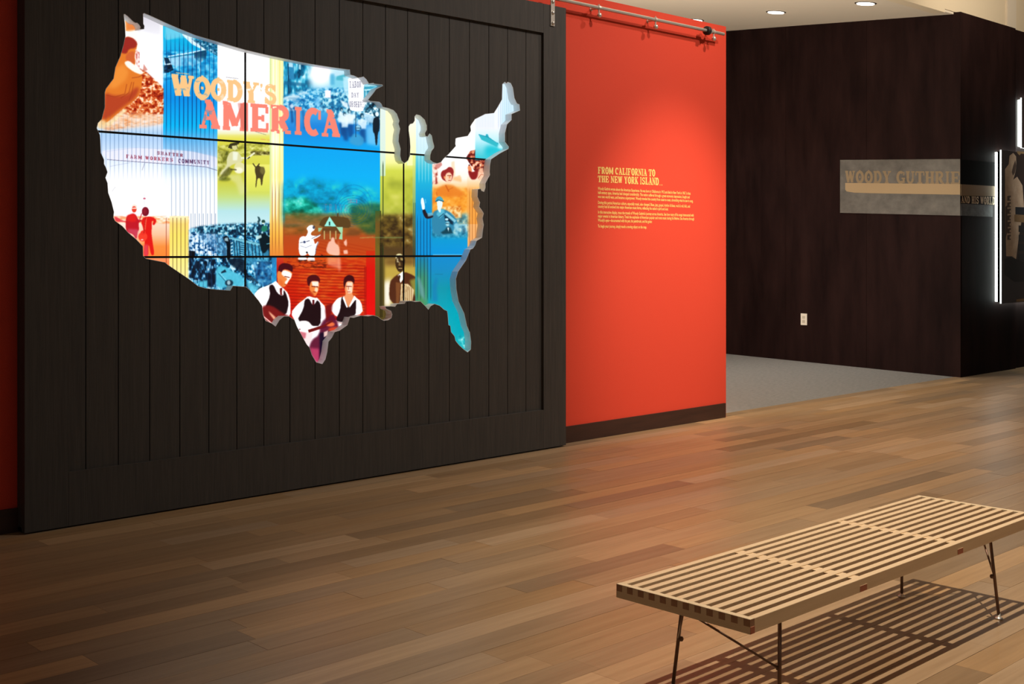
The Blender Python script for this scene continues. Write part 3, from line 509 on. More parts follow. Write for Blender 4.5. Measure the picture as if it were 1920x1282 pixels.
# white drawn guitarist
for P in ([(105,700),(140,660),(185,650),(222,680),(215,720),(170,750),(165,790),(240,800),(290,775),(300,790),(240,830),(180,850),(190,915),(235,900),(255,870),(275,885),(240,950),(225,1060),(150,1060),(140,1000),(100,1060),(20,1060),(0,950),(10,850),(60,800),(100,810),(130,740)],
          [(0,1085),(110,1090),(60,1115),(0,1115)], [(130,1085),(215,1090),(225,1140),(120,1135)]):
    poly(KH, P, (250, 252, 255), 1, .8)
poly(K4, [(825,1010),(860,985),(900,1000),(960,1000),(990,1100),(900,1110),(830,1100)], (250, 252, 255), 1, 1); poly(K4, [(820,1080),(985,1070),(980,1180),(930,1180),(900,1140),(870,1180),(830,1170)], (250, 252, 255), 1, 1); ell(K4, 860, 1205, 45, 16, (250, 252, 255)); ell(K4, 935, 1210, 32, 18, (250, 252, 255))
ell(KH, 205, 685, 16, 22, (20, 20, 40), .8, 1); ell(KH, 80, 880, 17, 17, (60, 70, 110)); line(KH, [(20,890),(60,882)], 8, (90, 90, 110)); line(KH, [(105,875),(150,862)], 10, (100, 100, 120)); line(KH, [(175,835),(290,780)], 5, (40, 40, 60)); line(KH, [(20,930),(100,955),(180,920)], 4, (60, 60, 90), .8); line(KH, [(265,880),(235,960),(225,1055)], 8, (30, 20, 50), .7)
line(KH, [(105,1010),(120,1030)], 22, (30, 20, 20)); line(KH, [(0,1135),(110,1125)], 10, (20, 10, 10)); line(KH, [(120,1140),(320,1130)], 9, (40, 10, 5)); line(KH, [(0,1185),(110,1220),(240,1215),(380,1215)], 7, (70, 15, 5), .9); line(KH, [(300,1050),(330,1065)], 9, (40, 15, 10)); tex(R4(536, 556, 480, 485), [(0, (30, 10, 5)), (.6, (170, 60, 20)), (1, (190, 70, 20))], 3, 2, 2, 9, .8, 1); tex(R4(545, 615, 487, 503), [(0, (40, 8, 0)), (.35, (150, 40, 10)), (.5, (215, 80, 20)), (1, (220, 90, 20))], 4, 2, 2, 10, .5, 3)
# the three men of the band
DK, WH = (28, 6, 12), (255, 255, 255)
# left man
poly(K5, [(375,180),(385,110),(430,78),(500,85),(550,120),(540,190),(500,160),(440,150),(410,200),(380,200)], (70, 5, 18), 1, 1)
poly(K5, [(365,190),(385,165),(420,190),(440,150),(500,160),(540,190),(530,240),(500,280),(480,320),(450,355),(410,350),(370,300)], (235, 130, 60), 1, 1)
poly(K5, [(410,200),(440,155),(535,190),(530,240),(500,280),(470,330),(450,300),(490,260),(440,230)], (255, 248, 240), 1, 1.5); line(K5, [(450,232),(510,245)], 9, (120, 30, 10)); line(K5, [(450,322),(475,328)], 7, (150, 40, 20)); poly(K5, [(385,260),(430,280),(440,340),(400,345)], (225, 100, 40), .8, 3)
poly(K5, [(90,450),(160,370),(250,340),(330,300),(350,280),(400,340),(440,370),(490,420),(520,520),(520,690),(440,690),(200,560)], WH, 1, 1)
poly(K5, [(270,340),(320,320),(370,430),(440,460),(440,380),(470,430),(500,540),(470,680),(330,690),(220,600),(290,450)], DK, 1, 1.2); poly(K5, [(395,370),(425,360),(420,430),(430,450),(400,440)], (110, 20, 20), 1, .8)
poly(K5, [(300,560),(440,660),(520,690),(400,700),(340,760),(300,775),(230,735),(200,670),(190,570)], (120, 20, 20), 1, 3); poly(K5, [(270,630),(350,700),(330,730),(280,660)], (255, 190, 150), .9, 2); line(K5, [(210,690),(300,765)], 12, (255, 200, 190))
# middle man
poly(K5, [(715,330),(705,250),(760,212),(820,215),(860,260),(850,320),(835,290),(770,280),(750,340),(730,345)], (75, 8, 15), 1, 1)
poly(K5, [(735,345),(755,285),(845,290),(845,350),(830,420),(800,465),(760,440),(740,390)], (238, 130, 60), 1, 1); poly(K5, [(760,290),(840,290),(840,345),(820,360),(770,340)], (255, 240, 225), .95, 1.5); line(K5, [(760,345),(835,352)], 10, (110, 20, 10)); ell(K5, 815, 385, 20, 26, (255, 225, 190), .9, 1.5); line(K5, [(775,408),(810,412)], 8, (130, 20, 10)); poly(K5, [(740,390),(780,430),(790,470),(750,450)], (180, 50, 20), .8, 2)
poly(K5, [(520,650),(600,550),(670,500),(720,455),(800,480),(825,475),(870,530),(920,580),(935,760),(870,795),(580,760)], WH, 1, 1)
poly(K5, [(680,500),(730,480),(770,560),(800,545),(825,500),(860,540),(870,640),(860,800),(760,800),(720,740),(590,745),(670,600)], DK, 1, 1.2); poly(K5, [(770,500),(795,500),(790,560),(770,560)], (90, 15, 20))
# banjo
ell(K5, 675, 830, 95, 90, (255, 250, 248), 1, 1.5); poly(K5, [(620,870),(780,870),(760,960),(715,1025),(640,960)], (250, 225, 225), 1, 2); poly(K5, [(620,860),(700,880),(690,940),(640,950)], (190, 60, 80), .7, 2); line(K5, [(725,860),(850,820),(930,800)], 34, (110, 15, 15)); ell(K5, 970, 785, 50, 26, (235, 110, 60), 1, 2); ell(K5, 625, 838, 8, 8, (120, 50, 60))
# right man
poly(K5, [(1125,330),(1130,250),(1180,212),(1235,225),(1255,280),(1240,330),(1225,290),(1160,290),(1140,380)], (60, 5, 12), 1, 1)
poly(K5, [(1138,370),(1160,285),(1235,290),(1240,360),(1220,430),(1250,470),(1220,560),(1180,585),(1150,500),(1150,420)], (240, 150, 95), 1, 1); poly(K5, [(1165,300),(1230,300),(1225,420),(1180,430),(1165,370)], (255, 225, 200), .9, 2); line(K5, [(1150,345),(1225,348)], 8, (120, 30, 15)); line(K5, [(1170,408),(1205,410)], 7, (170, 40, 30)); line(K5, [(1183,350),(1183,385)], 8, (200, 110, 70))
poly(K5, [(970,600),(1010,540),(1060,480),(1130,460),(1180,590),(1250,460),(1330,520),(1350,660),(1180,700),(1040,700)], WH, 1, 1); poly(K5, [(1100,470),(1130,465),(1180,585),(1270,485),(1270,560),(1265,680),(1190,690),(1120,760),(1030,740),(1090,620)], DK, 1, 1.2)
poly(K5, [(1130,465),(1180,590),(1255,470),(1220,430),(1160,430)], (235, 150, 100), 1, 1); poly(K5, [(1130,455),(1175,585),(1160,590),(1115,480)], WH); poly(K5, [(1250,450),(1275,480),(1195,590),(1190,570)], WH)
poly(K5, [(860,770),(1000,640),(1060,760),(1080,860),(930,960),(880,1280),(720,1080),(760,960),(850,900)], (90, 10, 40), .95, 3); poly(K5, [(740,1050),(850,1060),(850,1240),(780,1200)], (190, 60, 100), .9, 4); poly(K5, [(850,880),(960,860),(930,980),(890,1260),(850,1240)], (12, 0, 30), .9, 3)
ell(K5, 975, 780, 50, 26, (235, 110, 60), 1, 2); ell(K5, 1010, 835, 60, 22, (225, 70, 30), .9, 3, -10); poly(K5, [(900,870),(950,850),(940,910),(900,930)], (255, 215, 200), .9, 1.5); poly(K5, [(930,560),(1000,540),(990,650),(930,760),(915,620)], (110, 8, 15), .9, 3); line(K5, [(725,860),(900,800),(1000,740)], 22, (110, 15, 15), .95)
# --- F: olive panel and the accordion player
rect(713, 781, 185, 600, [(185, (250, 245, 200)), (285, (250, 245, 190)), (305, (240, 240, 150)), (320, (205, 212, 75)), (370, (190, 198, 65)), (400, (175, 180, 70)), (415, (90, 80, 30)), (440, (75, 50, 25)), (480, (85, 62, 30)), (520, (90, 75, 30)), (600, (80, 62, 28))])
rect(713, 724, 190, 330, [(190, (215, 235, 240)), (330, (200, 230, 220))], .8, fx=1); vlines([718.5], 300, 600, (30, 50, 20), .75, 2, 10); vlines([714], 395, 600, (20, 30, 10), .7, 2.5)
tex([(722, 330), (780, 330), (780, 400), (722, 400)], [(0, (110, 120, 30)), (.5, (185, 190, 60)), (1, (235, 225, 130))], 22, 20, 3, 81, .45, 6)
tex([(713, 402), (780, 400), (780, 462), (713, 462)], [(0, (45, 28, 12)), (.5, (110, 85, 30)), (.8, (150, 120, 55)), (1, (190, 175, 110))], 10, 8, 4, 82, .8, 6)
line(K7, [(0,932),(370,932)], 10, (120, 150, 90), .8, 1.5)
poly(K8, [(190,150),(540,150),(560,330),(640,600),(640,700),(190,700)], (200, 170, 70), .9, 5); poly(K8, [(190,420),(260,380),(260,700),(190,700)], (255, 255, 255), 1, 9); poly(K8, [(190,150),(540,140),(540,230),(190,230)], (100, 65, 30), .8, 9)
ell(K8, 360, 135, 42, 42, (235, 225, 170), 1, 1.5); poly(K8, [(312,170),(350,110),(410,120),(430,170),(415,260),(385,310),(350,300),(320,250)], (60, 38, 18), 1, 1); poly(K8, [(330,150),(345,145),(350,180),(335,200)], (225, 210, 160), .8, 1.5); poly(K8, [(372,140),(410,150),(410,175),(372,165)], (200, 180, 110), .8, 1.5); line(K8, [(340,187),(358,190)], 6, (240, 235, 200)); line(K8, [(372,185),(405,188)], 7, (20, 10, 5)); poly(K8, [(355,190),(370,190),(378,232),(350,232)], (150, 120, 70), .8, 1.2); line(K8, [(350,262),(395,262)], 9, (190, 160, 110)); line(K8, [(352,250),(395,250)], 4, (20, 10, 5))
poly(K8, [(252,420),(290,370),(345,330),(420,300),(520,340),(580,390),(610,500),(640,600),(600,640),(330,670),(290,665),(242,600)], (80, 38, 18), 1, 1.5); poly(K8, [(345,340),(395,300),(415,300),(410,380),(375,430)], (250, 248, 240)); poly(K8, [(355,335),(375,350),(360,410),(345,380)], (60, 30, 15))
poly(K8, [(480,400),(560,370),(620,520),(600,610),(520,560)], (150, 150, 60), .8, 4); poly(K8, [(380,440),(460,440),(530,510),(510,640),(370,650)], (225, 200, 150), 1, 1.2)
for i in range(6): line(K8, [(400+i*20,440+i*9),(390+i*22,640)], 7, (120, 70, 30), .9)
poly(K8, [(320,420),(375,430),(355,665),(325,665)], (120, 70, 35), 1, 1.5); ell(K8, 580, 580, 28, 26, (235, 235, 180), .9, 1.5)
rect(704, 721, 480, 600, [(480, (105, 90, 35)), (600, (85, 70, 30))], .95); vlines([713.5, 716.5], 455, 595, (35, 30, 10), .8, 1.6)
# --- G: stripes at the centre-right
rect(764, 812, 205, 310, [(205, (225, 240, 250)), (310, (190, 228, 235))]); rect(764, 781, 205, 310, [(205, (250, 248, 240)), (300, (250, 250, 170))], .9, fx=1)
rect(779, 812, 290, 570, [(290, (120, 205, 215)), (330, (30, 180, 215)), (390, (0, 145, 210)), (480, (0, 140, 210)), (520, (20, 140, 150)), (570, (60, 130, 100))])
rect(774, 780, 290, 480, [(290, (230, 235, 120)), (380, (120, 170, 130)), (480, (70, 70, 40))], .7)
for x in (786, 792, 798, 804): rect(x-1, x+1, 230, 345, [(230, (255, 255, 255)), (345, (150, 225, 235))], .8, fx=.5, fy=10)
vlines([783, 789, 795, 801, 807], 400, 560, (0, 30, 60), .75, 1.2, 15); vlines([776, 779], 380, 500, (20, 60, 60), .6, 1)
# --- H: orange portraits, speaker with raised hand, blue water
rect(811, 990, 180, 420, [(180, W_), (300, W_), (335, (250, 240, 228)), (355, (245, 190, 110)), (372, (240, 150, 40)), (420, (238, 150, 50))])
tex([(811, 352), (905, 352), (905, 420), (811, 400)], [(0, (215, 100, 20)), (.5, (240, 155, 45)), (1, (252, 200, 110))], 9, 8, 4, 91, .75, 4)
rect(875, 905, 330, 468, [(330, (250, 235, 215)), (360, (240, 170, 80)), (468, (238, 145, 60))], .8, fx=2)
vlines([881, 886, 892], 350, 470, (120, 50, 10), .6, 1.2, 15)
poly(K7, [(940,20),(980,10),(985,200),(1060,230),(1060,270),(940,250)], (250, 200, 150), .6, 2)
poly(K7, [(1040,180),(1060,210),(1060,260),(960,235),(960,215)], (240, 185, 120), .7, 2)
poly(K7, [(860,290),(960,300),(1000,330),(1080,380),(1080,440),(740,440),(760,350)], (228, 125, 35), .9, 4); line(K7, [(870,300),(910,380)], 12, (190, 80, 20), .8, 1.2); line(K7, [(760,380),(770,430)], 8, (190, 80, 20), .6, 1.2); line(K7, [(900,360),(960,330)], 8, (180, 80, 25), .6, 1.2)
poly(K7, [(810,180),(825,130),(880,110),(910,80),(950,90),(970,130),(960,200),(935,260),(900,270),(860,250),(830,230)], (150, 35, 35), 1, 1); poly(K7, [(875,160),(920,145),(950,180),(945,230),(920,280),(890,275),(860,230)], (250, 205, 170), 1, 1.2); line(K7, [(890,185),(940,188)], 8, (110, 20, 15)); poly(K7, [(912,190),(924,190),(930,222),(908,222)], (225, 130, 80), .9, 1); line(K7, [(905,245),(932,243)], 7, (150, 40, 30)); poly(K7, [(850,190),(870,200),(865,230),(850,220)], (240, 150, 90))
tex([(811, 308), (820, 308), (822, 345), (811, 345)], [(0, (150, 40, 30)), (.5, (245, 200, 180)), (1, (255, 245, 240))], 2.4, 4, 2, 92, .9, 1.5); poly(K7, [(750,50),(820,25),(830,60),(790,100),(740,110)], (190, 90, 80), .7, 1.5)
# bearded profile at the east coast
tex([(874, 296), (882, 283), (898, 279), (909, 288), (912, 318), (905, 325), (890, 320)], [(0, (45, 5, 8)), (.4, (120, 25, 20)), (.65, (220, 130, 90)), (1, (255, 235, 210))], 3.2, 3.2, 3, 93, 1, 1)
poly(K7, [(1130,10),(1150,60),(1180,80),(1190,150),(1150,150),(1135,90),(1150,60)], (235, 140, 90), 1, 1); poly(K7, [(1140,120),(1200,150),(1260,100),(1270,180),(1230,235),(1180,235),(1150,180)], (140, 25, 25), 1, 1.5); poly(K7, [(1270,110),(1320,90),(1335,200),(1280,250),(1250,220)], (250, 195, 160), .9, 2); ell(K7, 1155, 62, 10, 7, (90, 10, 10)); line(K7, [(1260,220),(1300,170),(1330,180)], 7, (170, 70, 40), .8)
# speaker
rect(810, 877, 432, 482, [(432, (40, 140, 170)), (446, (0, 150, 205)), (482, (0, 145, 220))], 1, fy=6)
tex([(811, 415), (850, 402), (878, 400), (878, 445), (811, 445)], [(0, (15, 80, 110)), (.5, (60, 150, 180)), (1, (190, 225, 215))], 4, 4, 3, 94, .8, 5); tex([(826, 388), (865, 386), (866, 408), (835, 412)], [(0, (200, 100, 30)), (.5, (240, 190, 110)), (1, (255, 240, 200))], 3, 3, 2, 95, .8, 2)
poly(K7, [(720,620),(790,590),(860,590),(960,650),(1010,740),(1030,800),(980,790),(960,860),(930,900),(720,900),(700,720)], (45, 130, 165), 1, 2); poly(K7, [(790,590),(850,590),(860,640),(800,700),(760,650)], (90, 185, 210), .9, 2); line(K7, [(790,690),(850,640)], 6, (0, 40, 70)); line(K7, [(870,640),(990,740)], 30, (125, 195, 215)); poly(K7, [(850,650),(960,740),(960,780),(870,740)], (5, 30, 50), .9, 2)
poly(K7, [(590,600),(620,585),(650,650),(720,655),(720,690),(640,710),(605,660)], (30, 20, 30), 1, 1); poly(K7, [(650,640),(710,630),(720,665),(660,680)], (120, 190, 215), .8, 1.5); poly(K7, [(570,500),(580,455),(600,450),(615,500),(625,590),(590,600),(580,540)], (235, 245, 250), 1, .8); line(K7, [(628,470),(632,520)], 6, (200, 235, 250), .8)
poly(K7, [(765,500),(780,480),(840,500),(830,560),(815,585),(810,640),(775,600),(770,540)], (225, 245, 250), 1, 1); poly(K7, [(745,500),(760,450),(800,432),(830,455),(852,500),(800,480),(770,500)], (70, 165, 190), 1, .8); line(K7, [(748,500),(780,478),(850,498)], 9, (10, 70, 100))
ell(K7, 893, 765, 30, 36, (70, 150, 180)); poly(K7, [(860,840),(890,800),(930,810),(960,880),(840,890),(810,870)], (10, 60, 75), .95, 2); ell(K7, 895, 770, 20, 26, (170, 220, 230), .9, 1); line(K7, [(870,762),(920,765)], 6, (0, 30, 50)); poly(K7, [(890,810),(912,810),(905,860)], (230, 245, 250)); ell(K7, 885, 712, 20, 14, (190, 235, 250))
ell(K7, 1000, 790, 28, 34, (160, 215, 230), .8, 2); line(K7, [(985,880),(1020,885)], 34, (140, 205, 225), .8, 2)
# --- lower right: blue to teal, Florida
rect(796, 905, 480, 690, [(480, (10, 135, 200)), (505, (15, 135, 190)), (540, (10, 145, 165)), (580, (0, 160, 180)), (625, (0, 165, 180)), (690, (20, 175, 175))])
rect(779, 806, 480, 585, [(480, (20, 125, 170)), (520, (70, 140, 100)), (585, (80, 150, 90))], .8, fx=6); vlines([783, 789, 796, 802, 808], 478, 565, (0, 40, 50), .7, 1.2, 8)
poly(K8, [(560,350),(600,380),(640,500),(660,640),(600,560)], (110, 160, 170), .7, 4); poly(K8, [(740,460),(780,360),(800,400),(790,480),(800,640),(740,640)], (20, 115, 180), .6, 4); line(K8, [(770,330),(860,330)], 6, (20, 90, 120), .5, 1)
tex([(858, 628), (872, 630), (876, 656), (862, 645)], [(0, (0, 130, 150)), (.5, (60, 200, 205)), (1, (200, 245, 240))], 3, 3, 2, 96, .8, 2)
# --- north-east coast
rect(890, 945, 150, 300, [(150, (235, 245, 252)), (240, (238, 240, 252)), (262, (190, 235, 245)), (300, (40, 190, 205))], 1, fx=2)
rect(936, 990, 150, 300, [(150, (215, 235, 248)), (300, (175, 225, 240))], .9, fx=8)
poly(KN, [(600,1000),(640,960),(780,980),(840,1000),(780,1060),(660,1115),(610,1115)], (20, 190, 208), .95, 8); poly(KN, [(525,825),(640,850),(775,940),(765,985),(690,950),(560,890)], (45, 180, 195), 1, 1); poly(KN, [(610,850),(620,820),(640,820),(660,870)], (30, 165, 185), 1, 1); line(KN, [(525,822),(640,856),(775,938)], 7, (15, 140, 165)); line(KN, [(690,880),(760,925)], 6, (190, 235, 240)); ell(KN, 800, 980, 34, 24, (215, 245, 250), .9, 4)
vlines([935+3.9*i for i in range(9)], 150, 245, (120, 160, 190), .4, .8, 10); vlines([893+3*i for i in range(12)], 205, 245, (160, 190, 220), .3, .8, 8)
# --- the title
under = cv.copy()
OT, RD = (247, 193, 132), (243, 130, 112)
quadW = [(65,333),(1145,418),(1145,215),(65,103)]
WB = [('W',65,295),('O',298,465),('O',468,625),('D',635,795),('Y',805,965),("'",972,1008),('S',1018,1145)]
paint_text(quadW, [(ch, (a-65)/1080, (b-65)/1080) for ch, a, b in WB], OT, KT, 1.12)
quadA = [(350,655),(1800,752),(1800,480),(350,362)]
AB = [('A',352,565),('M',592,850),('E',878,1065),('R',1085,1295),('I',1325,1410),('C',1430,1610),('A',1610,1800)]
paint_text(quadA, [(ch, (a-350)/1450, (b-350)/1450) for ch, a, b in AB], RD, KT, 1.12)
poly(KT, [(745,400),(845,405),(850,680),(790,672),(770,560)], (205, 100, 90), .55, 2)
line(KT, [(110,88),(250,103)], 6, OT); line(KT, [(625,135),(770,152)], 2.5, (60, 50, 60)); line(KT, [(635,170),(740,175)], 5, OT, .7); line(KT, [(930,695),(1040,728)], 2.5, (60, 50, 60)); line(KT, [(985,772),(1075,784)], 6, (235, 120, 120), .7)
wear = np.clip((vnoise(CW, CH, 22, 14, 4, 303)-.74)*14, 0, 1)*np.clip((vnoise(CW, CH, 90, 60, 1, 304)-.35)*5, 0, 1)
wear[:, :int((440-PX0)*SS)] *= .35; wear = wear[..., None]; cv = cv*(1-wear)+under*wear      # worn print of the title
cv = np.clip(blur(cv, .9), 0, 1)
# ================================================================== STRUCTURE
Y_RED, Y_DOOR, Y_SCR = 5.70, 5.605, 5.681
X_END = 7.83; Z_RED = 3.14
DKX, DKY = floorpt(1801, 707.5); DBX, DBY = floorpt(1362, 663)      # corner and far end of the dark enclosure
Y_CARPET = 5.84
ddx, ddy = DBX-DKX, DBY-DKY; dl = math.hypot(ddx, ddy); ux, uy = ddx/dl, ddy/dl    # direction of its long side face
# floor ---------------------------------------------------------------
def box_up(name, x0, x1, y0, y1, z0, z1): return box(name, x0, x1, y0, y1, z0, z1)
floor = obj('floor', box('floor', -3, 22, -3, Y_CARPET, -.06, -.016), M_sub); tag(floor, kind='structure', label='wide oak plank floor of the gallery')
BW = .127; boards = []
r_ = random.Random(11)
ny = int((Y_CARPET+1.2)/BW)+1
for j in range(ny):
    y1 = Y_CARPET-j*BW; y0 = y1-BW+.0012
    x = -1.2-r_.random()*1.5
    while x < 21:
        L = r_.choice([.55, .8, 1.0, 1.25, 1.4, 1.7, 2.0])*(.9+.2*r_.random()); x1 = x+L
        t = r_.random(); v = .82+.30*t if r_.random() < .78 else (.66+.12*t if r_.random() < .5 else 1.2+.12*t)
        wr = (r_.random()-.5)*.22; tone = (v*(1+wr*.5), v, v*(1-wr))
        boards.append((x, x1-.0012, y0, y1, -.016, -r_.random()*.0006, tone)); x = x1
def board_mesh(name, bs):
    V, Fc, T = [], [], []
    for (x0, x1, y0, y1, z0, z1, t) in bs:
        n = len(V); V += [(x0,y0,z0),(x1,y0,z0),(x1,y1,z0),(x0,y1,z0),(x0,y0,z1),(x1,y0,z1),(x1,y1,z1),(x0,y1,z1)]
        Fc += [(n+a, n+b, n+c, n+d) for a, b, c, d in ((4,5,6,7),(0,1,5,4),(1,2,6,5),(2,3,7,6),(3,0,4,7))]; T += [t]*5
    me = mesh(name, V, Fc); at = me.attributes.new('tone', 'FLOAT_COLOR', 'FACE')
    at.data.foreach_set('color', np.array([(a, b, c, 1) for a, b, c in T], np.float32).ravel()); me.materials.append(M_floor); return me
def board_px(b):
    x0, x1, y0, y1 = b[:4]; best = 0
    for x in (x0, (x0+x1)/2, x1):
        y = (y0+y1)/2; d = x*c_+y*s_
        if d < .8: continue
        p = project(x, y, 0)
        if -20 < p[0] < 1940 and 480 < p[1] < 1302: best = max(best, abs(project(x, y1, 0)[1]-project(x, y0, 0)[1])*min(x1-x0, 1.2))
    return best
scored = sorted(((board_px(b), i) for i, b in enumerate(boards)), reverse=True); single = {i for v, i in scored[:295] if v > 1.5}
for i, b in enumerate(boards):
    if i in single: obj('floorboard', board_mesh('floorboard', [b]), None, floor)
o = obj('floorboards', board_mesh('floorboards', [b for i, b in enumerate(boards) if i not in single]), None, floor); tag(o, kind='stuff')
floor_c = obj('floor_corridor', box('floor_corridor', -3, 22, Y_CARPET, 16, -.06, -.002), M_carpet); tag(floor_c, kind='structure', label='grey carpet of the side corridor')
# red partition -------------------------------------------------------
wl = obj('wall_left', box('wall_left', -3, X_END, Y_RED, Y_RED+.12, 0, Z_RED), M_red); tag(wl, kind='structure', label='orange-red painted partition wall')
bl = obj('baseboard_left', box('baseboard_left', -3, X_END-.02, Y_RED-.014, Y_RED, 0, .115, .002), M_base); tag(bl, kind='structure', label='dark brown baseboard of the red wall')
# dark enclosure: veneer panels on a black core --------------------------
def wall_at(a, z, off=0):      # a metres along the long side face, off metres proud of it (towards the camera side, -x)
    return (DKX+ux*a-uy*off, DKY+uy*a+ux*off, z)
def ray_dark(px, py):
    k = (px-CX)/F; rx, ry = c_+k*s_, s_-k*c_
    det = rx*(-uy)+ux*ry; t = (DKX*(-uy)+ux*DKY)/det; a = ((t*rx-DKX)*ux+(t*ry-DKY)*uy); return a, H-(py-HOR)*t/F
A_END = 7.5
zt0 = ray_dark(1801, 22)[1]; a1, zt1 = ray_dark(1362, 59.5)
def ztop(a): return zt0+(zt1-zt0)*a/a1
def slab(name, a0, a1_, zb, zfun, off0, off1, m, parent=None):
    P = [wall_at(a, z, of) for of in (off0, off1) for a, z in ((a0, zb), (a1_, zb), (a1_, zfun(a1_)), (a0, zfun(a0)))]
    me = mesh(name, P, [(0,1,2,3),(7,6,5,4),(0,4,5,1),(1,5,6,2),(2,6,7,3),(3,7,4,0)]); bm = bmesh.new(); bm.from_mesh(me); bpy.data.meshes.remove(me)
    return obj(name, finish(bm, name), m, parent)
wb = slab('wall_back', .14, A_END, 0, lambda a: ztop(a)-.01, -.16, -.02, M_black); tag(wb, kind='structure', label='dark brown panelled side wall of the enclosure')
apan = ray_dark(1473, 300)[0]; pw = apan/2; k = 0; a = 0
while a < A_END-.01:
    slab('veneer_panel', a+(.0015 if a else 0), min(a+pw-.0015, A_END), 0, ztop, -.02, 0, M_dark, wb); a += pw; k += 1
X_SEAM = wallX(1904.5, DKY)
zr = wallpt(1801, 22, DKY)[1]; zr1 = wallpt(1917, 56.5, DKY)[1]
wr = obj('wall_right', box('wall_right', DKX+.16, 22, DKY+.08, DKY+.2, 0, zr-.02), M_black); tag(wr, kind='structure', label='dark brown panelled front wall of the enclosure')
obj('veneer_panel', box('veneer_panel', DKX+.0215, X_SEAM-.004, DKY, DKY+.08, 0, zr), M_dark, wr)
obj('veneer_panel', box('veneer_panel', X_SEAM+.004, 22, DKY+.03, DKY+.11, 0, zr), M_dark, wr)
# sloping corridor ceiling and the fascia above it -------------------------
zc0 = wallpt(1770, 23.5, 5.86)[1]; YB = 14.0; slope = (zt1-zc0)/(DBY-5.86)
zc = lambda y: zc0+slope*(y-5.86)+.012
ce = mesh('ceiling', [(-3,5.86,zc(5.86)),(DKX+.6,5.86,zc(5.86)),(DKX+2.2,YB,zc(YB)),(-3,YB,zc(YB)),(-3,5.86,zc(5.86)+.2),(DKX+.6,5.86,zc(5.86)+.2),(DKX+2.2,YB,zc(YB)+.2),(-3,YB,zc(YB)+.2)],
          [(0,1,2,3),(7,6,5,4),(0,4,5,1),(1,5,6,2),(2,6,7,3),(3,7,4,0)])
ce = obj('ceiling', ce, M_ceil); tag(ce, kind='structure', label='beige sloping ceiling over the corridor')
xf = wallX(1889, 6.05); xf2 = wallX(1906, 6.05)
bm = bmesh.new(); xs1 = wallX(1770, 5.86)
bm_box(bm, -3, xs1, 5.85, 5.97, zc0, 6.2); bm_box(bm, xs1, 22, 5.85, 5.97, ztop(.1)+.003, 6.2)
wu = obj('wall_upper', finish(bm, 'wall_upper'), M_fascia); tag(wu, kind='structure', label='pale beige wall band above the dark enclosure')
xf, xf2 = wallX(1889, 5.83), wallX(1905.5, 5.83)
t1 = obj('trim_1', box('trim_1', xf, xf2, 5.83, 5.85, zr-.2, 6.2), M_ceil); tag(t1, kind='structure', label='flat pilaster strip on the beige wall')
cm = obj('ceiling_gallery', box('ceiling_gallery', -3, 22, -3, 5.97, 6.2, 6.3), M_fascia); tag(cm, kind='structure', label='high ceiling of the gallery')

